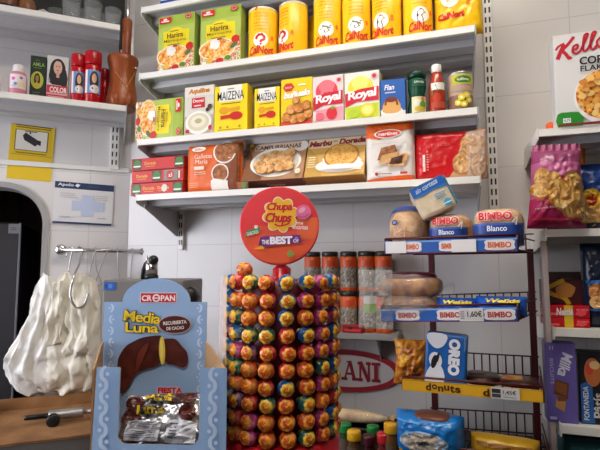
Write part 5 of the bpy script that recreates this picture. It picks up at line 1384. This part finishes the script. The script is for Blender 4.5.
# crisps
s0, zt_ = MW.hit(533, 148, .33); s1 = MW.hit(590, 190, .33)[0]; z = ZR[1]
w = s1 - MW.hit(529, 215, .33)[0]; sc_ = (s1 + MW.hit(529, 215, .33)[0]) / 2; h = zt_ - z
t = thing('crisps_bag', 'large pink and magenta crisps bag picturing golden crisps', 'crisps bag', MW.M(sc_, .275, z + .001, 0, 0, R(2)))
b = B()
def ck(u, v):
    return '#b02a5c/0.22' if v < .36 else '#b8608a/0.25' if v < .82 else '#8e4066/0.25'
f = pillow(b, w, h, .10, '#b02a5c/0.22', seed=31, crinkle=.008, p=3, waist=.05, kfn=ck, back='#a8305a/0.3', nu=36, nv=44, freq=18, taper=.16); f.l = .0025
def chip(u, v, ru, rot): f.ell(u, v, ru, ru * .95, '#b07a26', 18, 2, rot); f.ell(u - .006, v + .006, ru * .9, ru * .85, 'chips', 18, 2, rot)
f.poly([(.04, .52), (.2, .64), (.5, .60), (.86, .68), (.97, .5), (.95, .22), (.7, .16), (.4, .24), (.1, .34)], '#b8434f', 2)
for u, v, r_, ro in ((.20, .60, .16, .3), (.14, .46, .13, 1.0), (.40, .56, .14, .1), (.80, .56, .17, .9), (.50, .40, .22, .5), (.70, .30, .22, .2), (.88, .34, .14, .6), (.90, .16, .11, .4)): chip(u, v, r_, ro)
f.text('patatas fritas', .08, .225, .46, .255, '#e8c8d0', .01, rot=.06); f.rect(.04, .09, .90, .12, '#d8385a', 10)
b.build('bag_body', t)
b = B(); b.grid(lambda u, v: Vector(((u - .5) * w * (.81 + .02 * math.sin(v * 8)), -.004 + .006 * math.sin(u * 40) * v, h - .006 + .022 * v)), 40, 3, '#b0607e/0.25'); b.build('top_seal', t)
s0 = MW.hit(578, 200, .25)[0]; zt_ = MW.hit(595, 160, .25)[1]
t = thing('crisps_bag', 'blue crisps bag with yellow emblem at the right edge of the photo', 'crisps bag', MW.M(s0 + .085, .19, z))
b = B(); f = pillow(b, .18, zt_ - z, .09, '#1d3f86/0.22', seed=33, crinkle=.009, p=3, waist=.04); f.l = .002
f.ell(.22, .44, .16, .16, '#e0b42a', 18, 3); f.ell(.20, .43, .10, .10, '#c8281c', 14, 2)
for u, v, r_ in ((.2, .22, .14), (.42, .26, .15), (.3, .12, .13), (.6, .2, .15)): f.ell(u, v, r_, None, 'chips', 16, 2)
f.rect(.02, .02, .98, .10, '#151a38', 8); b.build('bag_body', t)
for i, (px, py, wd, hh, k, lab) in enumerate(((548, 150, .05, .05, '#b8521c/0.25', 'small brown orange packet peeping out behind pink crisps bag, at its left'), (572, 151, .07, .045, '#e07a1c/0.25', 'bright orange packet peeping out above the pink crisps bag'))):
    s, zz = MW.hit(px, py, .12)
    b = B(); f = pillow(b, wd, zz - z + hh / 2, .04, k, seed=40 + i, crinkle=.006, p=3); f.ell(.5, .85, .2, .06, '#f0b03a', 10, 2)
    tag(b.build('snack_bag', M=MW.M(s, (.14, .12)[i], z)), lab, 'snack bag')

# red chocolate packs and dark bag on the third shelf
z = ZR[2]
s0 = MW.hit(546, 320, .25)[0]; s1 = MW.hit(590.5, 320, .25)[0]; w = s1 - s0
zA = MW.hit(568, 318, .25)[1]
def redpack(zb, hh, d, n, label, seed):
    b = B(); b.box(-w / 2, w / 2, 0, d, 0, hh, '#b8141f/0.22', .004)
    f = Face(b, w, hh, lambda a, c, l: Vector((a - w / 2, -l - .0002, c))); f.rect(.42, 0, .62, 1, '#d8b21e'); f.rect(.03, .2, .3, .4, '#e85a5a'); f.rect(.7, .6, .96, .76, '#e86a6a'); f.poly([(.66, .3), (.76, .8), (.86, .6), (.94, .85), (.9, .3), (.8, .15)], '#e0444c')
    return tag(b.build('chocolate_pack', M=MW.M((s0 + s1) / 2, n, zb)), label, 'chocolate pack', 'red chocolate packs')
h1 = (zA - z)
redpack(z, h1, .10, .25, 'red chocolate pack with yellow band, flat at the bottom of its pile', 1)
h2 = MW.hit(568, 305.5, .25)[1] - z - h1
t = redpack(z + h1, h2, .10, .25, 'red chocolate pack with white lettering, second from bottom of pile', 2)
b = B(); f = Face(b, w, h2, lambda a, c, l: Vector((a - w / 2, -l - .0020, c))); f.text('Nestlé', .24, .2, .62, .8, '#e8dcd8', .03, .15); bb = b.build('brand_lettering', t)
s2, z2 = MW.hit(566, 284, .22)
t = thing('chocolate_box', 'dark red box with a curling yellow ribbon and star, behind the chocolate packs', 'box', MW.M((s0 + s1) / 2 + .002, .20, z + h1 + h2))
hb = z2 - z - h1 - h2 + .012
b = B(); b.box(-w / 2, w / 2, 0, .06, 0, hb, '#4a1418/0.35', .003); b.build('box_body', t)
b = B(); f = Face(b, w, hb, lambda a, c, l: Vector((a - w / 2, -l - .0004, c)))
f.stroke([(.62, 0), (.50, .25), (.20, .42), (.12, .62), (.30, .80), (.52, .98)], .11, '#d8b01e'); f.stroke([(.50, .25), (.62, .35), (.72, .5)], .05, '#d8b01e')
f.ell(.54, .56, .20, .26, '#c88a3a', 15, 1, .3, 5, .25); f.rect(.06, .1, .14, .3, '#e0d8d0'); f.rect(.04, .66, .10, .8, '#b8a89a'); b.build('ribbon_print', t)
s3, z3 = MW.hit(566, 272, .14)
b = B(); b.box(-w / 2, w / 2 + .02, 0, .05, 0, z3 - z, '#3c2420/0.5', .003); f = Face(b, w, z3 - z, lambda a, c, l: Vector((a - w / 2, -l - .0004, c))); f.ell(.55, .75, .3, .14, '#5a4036', 16)
tag(b.build('brown_carton', M=MW.M((s0 + s1) / 2 + .02, .125, z)), 'dull brown carton at the back behind the dark red box', 'carton')
s0 = MW.hit(585, 290, .25)[0]; zt_ = MW.hit(594, 243, .25)[1]
t = thing('dark_blue_bag', 'tall navy bag with a gold picture at the right edge', 'bag', MW.M(s0 + .07, .215, z))
b = B(); f = pillow(b, .14, zt_ - z, .06, '#101c34/0.25', seed=51, crinkle=.006, p=5, waist=.0); f.l = .002
f.ell(.24, .42, .16, .12, '#b8763a', 16, 2); f.ell(.22, .30, .14, .08, '#d8a86a', 14, 2); f.rect(.04, .52, .9, .56, '#2a5a9a', 8); f.rect(.04, .20, .9, .23, '#2a5a9a', 8); b.build('bag_body', t)

# purple biscuit box and black pack
z = ZR[3]
s0 = MW.hit(546.5, 390, .26)[0]; s1 = MW.hit(577.5, 390, .26)[0]; zt_ = MW.hit(562, 343, .26)[1]; w = s1 - s0; h = zt_ - z
b = B(); b.box(-w / 2, w / 2, 0, .05, 0, h, '#64559c/0.35', .002, seg=1)
f = Face(b, w, h)
f.rect(.01, .01, .99, .99, '#6a5ca6'); f2 = Face(b, h, w, lambda a, c, l: Vector((-w / 2 + c, -l, h - a))); f2.l = .0008
f2.text('Milka', .12, .46, .42, .82, '#dcd8ec', .03, .2, rot=-.25); f2.text('BISCUITS', .20, .14, .52, .26, '#b8b0d8', .01); f2.lines(.04, .12, .1, .3, 2, '#b8b0d8')
f.poly([(.22, .36), (.30, .54), (.74, .50), (.68, .30)], '#6a3a22'); f.poly([(.26, .40), (.32, .52), (.68, .48), (.64, .34)], '#8a5230'); f.poly([(.26, .20), (.34, .34), (.62, .30), (.56, .14)], '#c08a52'); f.poly([(.32, .33), (.60, .34), (.64, .28), (.36, .27)], '#7a4a2c')
f.rect(.08, .04, .3, .075, '#c8c2dc')
tag(b.build('biscuit_carton', M=MW.M((s0 + s1) / 2, .26, z)), 'tall purple biscuit carton at the lower right', 'biscuit carton')
s0 = MW.hit(579.5, 390, .25)[0]; zt_ = MW.hit(592, 352, .25)[1]; h = zt_ - z; w = .13
t = thing('pastry_pack', 'dark pack with blue corner and vertical white lettering at right edge', 'pastry pack', MW.M(s0 + w / 2, .25, z))
b = B(); b.box(-w / 2, w / 2, 0, .05, 0, h, '#1c1a1e/0.3', .004); f = Face(b, w, h, lambda a, c, l: Vector((a - w / 2, -l - .0004, c)))
f.poly([(.02, .02), (.26, .02), (.24, .54), (.12, .58), (.02, .54)], '#2a62a8'); f.ell(.26, .72, .16, .20, '#b8683a', 18); f.ell(.20, .76, .07, .08, '#c8402c', 12); f.ell(.30, .82, .10, .06, '#d8b07a', 12); b.build('pack_body', t)
b = B(); f2 = Face(b, h, w, lambda a, c, l: Vector((-w / 2 + (w - c) - 0.0, -l - .0018, a)))
f2.text('FONTANEDA', .06, .84, .52, .94, '#dfe6f0', .02); f2.text('Pâtís', .10, .58, .44, .76, '#d8d4d0', .02); b.build('lettering', t)
# teal pack on the bottom board
s0, zz = MW.hit(582, 438, .22)
b = B(); b.box(-.045, .10, 0, .10, 0, zz - Z_E, '#2a5a62/0.35', .004); f = Face(b, .145, zz - Z_E, lambda a, c, l: Vector((a - .045, -l - .0002, c))); f.rect(.1, .6, .9, .9, '#3f7a80')
tag(b.build('teal_pack', M=MW.M(s0, .22, Z_E)), 'teal pack on the bottom shelf below the purple carton', 'pack')

# ------------------------------------------------------------------ lollipop stand
SY = .95
SX = -.0360
SC = Vector((SX, SY, CT))
def z_at(py, y, px=280): r_ = ray(px, py); return CAMZ + r_.z / r_.y * y
RB = .0985                      # radius to the centres of the lollipops
yf = SY - RB
rows = [z_at(y, yf) for y in (283, 301, 319, 336, 353.5, 371, 388, 405.5, 423, 440)]
ztop = z_at(281, yf) + .004; zbase = z_at(449, yf)
t = thing('lollipop_stand', 'round red lollipop stand with a round red sign on top', 'display stand', Matrix.Translation(SC))
rc = RB - .021
b = B(); b.lathe([(rc + .030, 0), (rc + .034, .006), (rc + .034, zbase - CT - .006), (rc + .026, zbase - CT), (.02, zbase - CT)], '#a8141e/0.3', 44); b.build('stand_base', t)
b = B(); b.lathe([(rc, zbase - CT - .002), (rc, ztop - CT - .010), (rc - .006, ztop - CT - .004), (.02, ztop - CT - .004)], '#5c0c16/0.4', 44); b.build('drum', t)
zn = z_at(264.5, SY) - CT
b = B(); rN = .0165
b.lathe([(rN * 1.5, ztop - CT - .006), (rN * 1.08, ztop - CT + .001), (rN * 1.08, zn - .008), (rN * .7, zn - .003), (rN * .46, zn), (rN * .46, zn + .018), (.001, zn + .018)], '#c4121e/0.25', 28); b.build('sign_neck', t)
zs = z_at(226, SY) - CT; rs = 39.3 / F * SY
b = B(); X = Matrix.Translation((-.0045, -.012, zs)) @ Matrix.Rotation(R(-4), 4, 'X')
b.lathe([(.001, -.0015), (rs, -.0015), (rs + .0006, 0), (rs, .0015), (.001, .0015)], '#e23c44/0.3', 64, M=X @ Matrix.Rotation(PI / 2, 4, 'X'))
f = Face(b, 2 * rs, 2 * rs, lambda a, c, l: Vector((a - rs, -.0016 - l, c - rs)), M=X)
f.ell(.5, .5, .492, None, '#e43a42', 56)
f.poly([(.10, .42), (.3, .5), (.62, .42), (.98, .56), (.96, .34), (.80, .12), (.5, .015), (.22, .09), (.06, .28)], '#e8583c', 3)
f.poly([(.72, .60), (.985, .60), (.95, .34), (.72, .30)], '#ec6a40')
f.poly([(.18, .24), (.5, .3), (.82, .22), (.74, .08), (.5, .02), (.28, .07)], '#ea6038', 2)
f.ell(.515, .635, .185, None, '#f0ddc0', 48, 1, .2, 8, .28); f.ell(.515, .635, .172, None, '#efb62a', 48, 1, .2, 8, .28)
f.text('Chupa', .345, .66, .665, .79, '#c8202c', .035, .22, .92); f.text('Chups', .325, .50, .655, .66, '#c8202c', .035, .22, .92)
f.stroke([(.44, .515), (.50, .49), (.58, .505), (.63, .53)], .018, '#c8202c')
f.ell(.805, .665, .095, None, '#e2709e', 26); f.ell(.785, .69, .05, .03, '#f0a6c2', 14, rot=.6); f.stroke([(.735, .62), (.80, .60), (.87, .64)], .010, '#c84a80')
f.text('me', .72, .505, .80, .535, '#f0dce0', .02, rot=-.05); f.text('encantas', .665, .445, .86, .495, '#f0dce0', .02, rot=-.05)
f.poly([(.07, .355), (.25, .41), (.265, .465), (.23, .47), (.10, .43)], '#3f8a5a'); f.text('SABORES', .095, .378, .245, .425, '#d8e8d8', .02, rot=.26); f.ell(.21, .475, .025, None, '#eae6da', 10)
f.poly([(.175, .20), (.33, .25), (.31, .20), (.36, .19)], '#e8a82a')
f.poly([(.27, .345), (.33, .36), (.76, .375), (.775, .275), (.70, .27), (.30, .225)], '#73308e'); f.poly([(.27, .345), (.24, .24), (.32, .24)], '#5a2472')
f.text('THE', .285, .255, .375, .31, '#eee6f0', .035); f.text('BEST', .385, .255, .665, .355, '#f4eef6', .06, rot=.03); f.text('OF', .675, .275, .745, .32, '#eee6f0', .035)
f.ell(.715, .33, .02, None, '#a880c0', 8)
f.ell(.64, .135, .045, None, '#c8923a', 16); f.ell(.64, .135, .035, None, '#7a9a52', 14)
b.build('round_sign', t)
# clear side guard, left of the drum
b = B(); s0 = 213; 
def ag(u, v):
    a = R(196) + R(22) * u; rr = RB + .024
    z = z_at(380, yf) - CT + (z_at(276, yf) - z_at(380, yf)) * v
    q = 1 - .06 * max(0, v - .9) * 10 * (1 - u)
    return Vector((rr * math.cos(a) * q, rr * math.sin(a), z))
b.grid(ag, 8, 12, 'acrylic'); b.build('clear_guard', t)

# one lollipop of each wrapper, then copies
noisy('foil_red', [(0.35, '#8e1626'), (0.5, '#c22a34'), (0.64, '#e0705a')], 70, 3, 0.2, bump=0.5)
noisy('foil_orange', [(0.35, '#a8361a'), (0.5, '#d8602a'), (0.64, '#eaa05a')], 70, 3, 0.2, bump=0.5)
noisy('foil_magenta', [(0.35, '#7e1850'), (0.5, '#b8387a'), (0.64, '#dc86ac')], 70, 3, 0.2, bump=0.5)
noisy('foil_blue', [(0.35, '#123a72'), (0.5, '#1f66a8'), (0.64, '#d2b83a')], 60, 3, 0.2, bump=0.5)
noisy('foil_teal', [(0.35, '#123c3a'), (0.5, '#2a6a62'), (0.64, '#c8b04a')], 60, 3, 0.2, bump=0.5)
noisy('foil_purple', [(0.35, '#3a1a3e'), (0.5, '#6a3a62'), (0.64, '#b08a9a')], 70, 3, 0.2, bump=0.5)
noisy('blossom_orange', [(0.38, '#c8501a'), (0.5, '#e88a22'), (0.62, '#f2b83a')], 130, 2, 0.3)
noisy('blossom_yellow', [(0.38, '#d07a1c'), (0.5, '#eeb42a'), (0.62, '#f4d85a')], 130, 2, 0.3)
RL = .0149
kinds = [('foil_red', 'blossom_orange', 'red'), ('foil_orange', 'blossom_orange', 'orange'), ('foil_magenta', 'blossom_orange', 'magenta'),
         ('foil_blue', 'blossom_yellow', 'blue'), ('foil_teal', 'blossom_yellow', 'teal'), ('foil_purple', 'blossom_orange', 'purple')]
protos = []
for ki, (wr, bl, cname) in enumerate(kinds):
    t = thing('lollipop', 'x', 'lollipop', Matrix.Identity(4), 'lollipops on the stand')
    b = B()
    b.ball((0, 0, 0), (RL * 1.02, RL * .98, RL * 1.02), wr, 22, 14, fn=lambda v: v * (1 + .035 * noise.noise(v * 260)))
    # twisted neck gathers the wrapper behind the ball
    b.lathe([(.0075, .0105), (.0045, .0135), (.0040, .016), (.0078, .021)], wr, 14, M=Matrix.Rotation(-PI / 2, 4, 'X'), cap=False)
    b.build('wrapper', t)
    b = B()
    def sm(a, c, l):
        x, z = a - RL, c - RL; q = math.sqrt(x * x + z * z); th = min(1.45, q / RL * 1.12); rr = RL * 1.03 + .0004 + l
        if q < 1e-7: return Vector((0, -rr, 0))
        return Vector((rr * math.sin(th) * x / q, -rr * math.cos(th), rr * math.sin(th) * z / q))
    f = Face(b, 2 * RL, 2 * RL, sm, step=.0002)
    f.ell(.5, .5, .325, None, '#e8c23a/0.3' if ki > 2 else '#e8a03a/0.3', 40, 3, .2, 8, .22); f.ell(.5, .5, .29, None, bl, 40, 3, .2, 8, .22)
    red_ = '#b8301c/0.3'
    f.stroke([(.36, .60), (.44, .66), (.50, .58), (.60, .66)], .035, red_); f.stroke([(.33, .46), (.44, .52), (.52, .44), (.66, .52)], .035, red_); f.stroke([(.42, .36), (.52, .33), (.62, .38)], .03, red_)
    b.build('flower_print', t)
    b = B(); b.tube([(0, .012, 0), (0, .030, 0)], .0021, '#e8e4dc', 8); b.build('stick', t)
    protos.append(t)
import bisect
PAT = ['3521325 ', ]
# wrapper kind per row (left to right over the ten columns -5..4)
pat = ["5304033235", "4311032213", "3341131223", "5534403235", "3325000220", "4441101435", "5511031214", "4350404103", "5502111230", "4412114042"]
cols = list(range(-5, 5))
order = ['topmost', 'second', 'third', 'fourth', 'fifth', 'sixth', 'seventh', 'eighth', 'ninth', 'lowest']
used = set(); cnt = 0
def place(ki, ang, z, lab, rr=RB, tilt=0.0):
    roll = rnd.uniform(-.7, .7)
    M = Matrix.Translation(SC) @ Matrix.Rotation(ang, 4, 'Z') @ Matrix.Translation((0, -rr, z - CT)) @ Matrix.Rotation(rnd.uniform(-.12, .12), 4, 'Z') @ Matrix.Rotation(rnd.uniform(-.16, .10) + tilt, 4, 'X') @ Matrix.Rotation(roll, 4, 'Y')
    if ki not in used:
        used.add(ki); o = protos[ki]; o.matrix_world = M; o['label'] = lab
    else: copy_tree(protos[ki], M, lab)
ordn = ['first', 'second', 'third', 'fourth', 'fifth', 'sixth', 'seventh', 'eighth', 'ninth', 'tenth']
for ri, z in enumerate(rows):
    for ci, c in enumerate(cols):
        ki = int(pat[ri][ci]); a = R(7.5 + 20 * c + rnd.uniform(-1.2, 1.2))
        lab = '%s wrapped lollipop, %s in the %s row of the stand, counted from left' % (kinds[ki][2], ordn[ci], order[ri])
        place(ki, a, z + rnd.uniform(-.001, .001), lab)
z = z_at(270.5, SY - .06, 239)
place(1, R(-58), z, 'stray orange lollipop lying on top of the stand, above the upper left row', rr=.080, tilt=-.5)

# ------------------------------------------------------------------ cake display box
CB = Frame(0, .80, R(-2))
FT = (CB.hit(159, 367.5, 0)[1])
xl = CB.hit(91.0, 400, 0)[0]; xr = CB.hit(226.5, 400, 0)[0]; xm = (xl + xr) / 2; W = xr - xl
t = thing('cake_display_box', 'light blue cardboard cake display box with an arched back panel', 'display box', CB.M(xm, 0, CT))
BLUE = '#93b2da/0.4'; PALE = '#c3d6ee'
hF = FT - CT; DP = .20; hC = z_at(446, .80) - CT
i0 = CB.hit(118.8, 400, 0)[0] - xm; i1 = CB.hit(199.5, 400, 0)[0] - xm
def swirls(f, u, n, su, k=PALE):
    """column of pale crescents and dots"""
    for i in range(n):
        v = (i + .5) / n; sg = 1 if i % 2 else -1; q = su
        a = f.w / f.h
        pts = []
        for j in range(9):
            th = R(-80 + 20 * j) ; pts.append((u + sg * q * math.cos(th) * .95 - sg * q * .35, v + q * a * 1.05 * math.sin(th)))
        for j in range(8, -1, -1):
            th = R(-80 + 20 * j); pts.append((u + sg * q * .50 * math.cos(th) - sg * q * .42, v + q * a * .80 * math.sin(th)))
        f.poly(pts, k)
        f.ell(u - sg * q * .45, v + .0 * a, q * .26, None, k, 8)
# front: two strips joined by a low panel with rounded corners
out = [(-W / 2, 0), (W / 2, 0), (W / 2, hF), (i1, hF)]
rc_ = .014
out += [(i1, hC + rc_)] + [(i1 - rc_ + rc_ * math.cos(a), hC + rc_ - rc_ * math.sin(a)) for a in (PI / 6, PI / 3, PI / 2)]
out += [(i0 + rc_ - rc_ * math.sin(a), hC + rc_ - rc_ * math.cos(a)) for a in (0, PI / 6, PI / 3, PI / 2)]
zz = hC + rc_
while zz < hF - .004:     # zigzag tear edge
    out.append((i0, zz)); out.append((i0 + .0018, zz + .0016)); zz += .0032
out += [(i0, hF), (-W / 2 + .008, hF)]
b = B(); b.extrude(out, 0, .0022, '#9a7a54/0.8', kf=BLUE)
for a, c in ((-W / 2, i0), (i1, W / 2)):
    f = Face(b, c - a, hF, lambda x, y, l, a=a: Vector((a + x, -l, y))); swirls(f, .52, 13, .28)
f = Face(b, W, hC, lambda x, y, l: Vector((x - W / 2, -l, y))); f.text('Media Luna', .25, .3, .75, .8, '#e0bf2a', .03, edge='#2a2a2a', ew=.04)
b.build('front_panel', t)
yb = .80 + DP
CK = CB
bl = CK.hit(103, 340, -DP)[0]; br = CK.hit(206.5, 340, -DP)[0]; sh = CK.hit(157, 302, -DP)[1]; zt_ = CK.hit(157, 278.3, -DP)[1]
al = CK.hit(122.5, 300, -DP)[0]; ar = CK.hit(190.5, 300, -DP)[0]
# sides and bottom
for sx in (-1, 1):
    b = B(); x = sx * (W / 2 - .0012)
    xe = (bl if sx < 0 else br) - xm - sx * .0012; Ls = math.hypot(DP - .004, xe - x)
    SM = Matrix.Translation((x, .002, 0)) @ Matrix.Rotation(math.atan2(DP - .004, xe - x), 4, 'Z')
    b.extrude([(0, 0), (Ls, 0), (Ls, hF + .012), (Ls * .7, hF + .012), (.02, hF - .002), (0, hF - .004)], -.0011, .0011, '#a9835a/0.8', M=SM)
    b.add([(0, -sx * -.0014, .001), (Ls, sx * .0014, .001), (Ls, sx * .0014, hF - .004), (0, sx * .0014, hF - .006)], [[0, 1, 2, 3]], BLUE, M=SM @ Matrix.Scale(-1, 4, Vector((0, 1, 0))))
    b.build('side_panel', t)
b = B(); b.extrude([(-W / 2 + .002, .003), (W / 2 - .002, .003), (br - xm, DP - .001), (bl - xm, DP - .001)], -.003, -.0005, '#a9835a/0.8', M=Matrix.Rotation(-PI / 2, 4, 'X')); b.build('bottom_panel', t)
# back panel with arch
wb = br - bl; cx = (al + ar) / 2; ra = (ar - al) / 2; hs = sh - CT; ha = zt_ - sh
xo = (bl + br) / 2 - xm
out = [(bl - xm, 0), (br - xm, 0), (br - xm, hs), (ar - xm, hs)]
out += [(cx - xm + ra * math.cos(a), hs + ha * math.sin(a)) for a in [PI * i / 20 for i in range(1, 20)]]
out += [(al - xm, hs), (bl - xm, hs)]
b = B(); b.extrude(out, DP, DP + .0022, '#9a7a54/0.8', kf=BLUE)
hp = hs + ha
f = Face(b, wb, hp, lambda x, y, l: Vector((bl - xm + x, DP - l, y)))
U = lambda px: (CK.hit(px, 340, -DP)[0] - bl) / wb
V = lambda py: (CK.hit(157, py, -DP)[1] - CT) / hp
def Q(pts): return [(U(x), V(y)) for x, y in pts]
for u0 in (U(112.5), U(200.5)):
    g = Face(b, wb * .12, hs, lambda x, y, l, u0=u0: Vector((bl - xm + u0 * wb - wb * .06 + x, DP - l, y))); swirls(g, .5, 14, .34)
f.rect(U(139), V(303), U(176), V(292.5), '#e8d8dc'); f.rect(U(139.8), V(302.3), U(175.2), V(293.2), '#c8283a')
f.text('CR', U(140.8), V(301), U(151), V(295.2), '#f4eef0', .03); f.text('PAN', U(160), V(301), U(174.4), V(295.2), '#f4eef0', .03)
f.ell(U(155.6), V(298), .038, None, '#f4eef0', 18); f.ell(U(155.6), V(298), .024, None, '#c8283a', 14); f.rect(U(152.8), V(298.5), U(158.4), V(297.5), '#f4eef0')
f.text('Media', U(123.5), V(322.5), U(161), V(311.5), '#e8c62e', .02, .0, .92, rot=-.10, edge='#2a2620', ew=.055)
f.text('Luna', U(125.5), V(332.5), U(159), V(322.5), '#e8c62e', .02, .0, .92, rot=-.03, edge='#2a2620', ew=.055)
f.ell(U(175), V(324.2), .158, V(315) - V(324.2), '#c8a49a', 28); f.ell(U(175), V(324.2), .150, V(315.7) - V(324.2), '#4a1c1a', 28)
f.text('RECUBIERTA', U(163.5), V(324), U(187), V(320.5), '#e8dcd8', .03, rot=.08); f.text('DE CACAO', U(167), V(329.3), U(184.5), V(326), '#e8dcd8', .03, rot=.08)
f.poly(Q([(119.5, 389), (119, 372), (120, 358), (126, 347), (133, 342), (144, 337), (160, 335), (163, 338), (165, 348), (163, 360), (157, 366), (146, 369), (137, 374), (132, 384), (127, 391), (122, 393)]), 'cocoa', 4)
f.poly(Q([(164, 340), (170, 338), (177, 339), (183, 346), (188, 352), (189, 362), (184, 367), (175, 364), (167, 362), (164, 352)]), 'cocoa', 4)
f.ell(U(163.3), V(350), .030, V(336) - V(350), '#d9bc3e', 18, 1, .05); f.ell(U(162.6), V(350), .016, V(338.5) - V(350), '#e6d06a', 14, 1, .05)
f.poly(Q([(138, 372), (140, 352), (150, 342), (146, 356)]), '#6a2a22', 3)
f.text('FIESTA', U(160), V(392.3), U(184.5), V(386.3), '#c8222e', .06, edge='#e8dce4', ew=.08)
f.rect(U(128), V(470), U(190), V(430), '#6a93c8')
b.build('back_panel', t)

# wrapped croissants lying inside, one above another
def cake(zc, y, lab, seed, dx=0.0, tilt=-38, op=1.0):
    w, h = (i1 - i0) * 1.10, .088
    t = thing('wrapped_croissant', lab, 'wrapped cake', CB.M(xm + (i0 + i1) / 2 - .003 + dx, -y, zc, R(rnd.uniform(-3, 3)), R(tilt), R((2, -3, 1)[seed % 3])), 'wrapped croissants in the display box')
    b = B(); f = pillow(b, w, h, .038, 'silverfoil', seed=seed, crinkle=.009, p=3.5, waist=.03, nu=40, nv=34, freq=20, M=Matrix.Translation((0, 0, -h / 2))); f.l = .003
    b.build('foil_wrapper', t)
    b = B(); f.b = b
    f.ell(.13, .80, .13, .12, 'cocoa', 18, 3); f.ell(.12, .52, .14, .15, 'cocoa', 18, 3); f.ell(.80, .62, .10, .16, 'cocoa', 18, 3); f.ell(.70, .88, .16, .08, 'cocoa', 16, 3)
    f.text('Media', .26, .82, .58, .94, '#d8b92a', .05, .0, .92, edge='#26221c', ew=.08); f.text('Luna', .20, .56, .52, .72, '#d8b92a', .05, .0, .92, rot=.08, edge='#26221c', ew=.08)
    f.rect(.12, .08, .52, .42, '#a8a9b0', 6, 6); f.lines(.14, .10, .50, .40, 9, '#6a6b72', .45, .05); f.rect(.60, .06, .94, .44, '#b8bac2', 6, 6); f.lines(.64, .10, .74, .40, 5, '#4a4b52', .4)
    b.build('printed_pattern', t)
    b = B(); b.grid(lambda u, v: Vector(((.5 + .10 * u) * w * .96, .006 * math.sin(v * 16) * u, (v - .5) * h * (.9 + .12 * u))), 6, 20, 'silverfoil'); b.build('crimped_end', t)
    return t
def zc_at(py, d): return CB.hit(157, py, -d)[1]
cake(zc_at(424, .03), .040, 'silver wrapped chocolate croissant lying uppermost in the front of the blue display box', 3, tilt=-34)
cake(zc_at(420, .10), .115, 'silver wrapped chocolate croissant standing behind, against the back of display box', 4, dx=-.012, tilt=-32)
cake(zc_at(462, .03), .032, 'silver wrapped chocolate croissant lowest in the cutout of the display box', 5, tilt=-40)

# ------------------------------------------------------------------ render look
world = bpy.data.worlds.new('world'); scene.world = world; world.use_nodes = True
world.node_tree.nodes['Background'].inputs[0].default_value = (0.9, 0.95, 1.0, 1); world.node_tree.nodes['Background'].inputs[1].default_value = 0.05
vs = scene.view_settings
vs.view_transform = 'Standard'; vs.look = 'None'; vs.exposure = 0.0; vs.gamma = 1.0; vs.use_curve_mapping = False
scene.cycles.max_bounces = 8; scene.cycles.transparent_max_bounces = 16
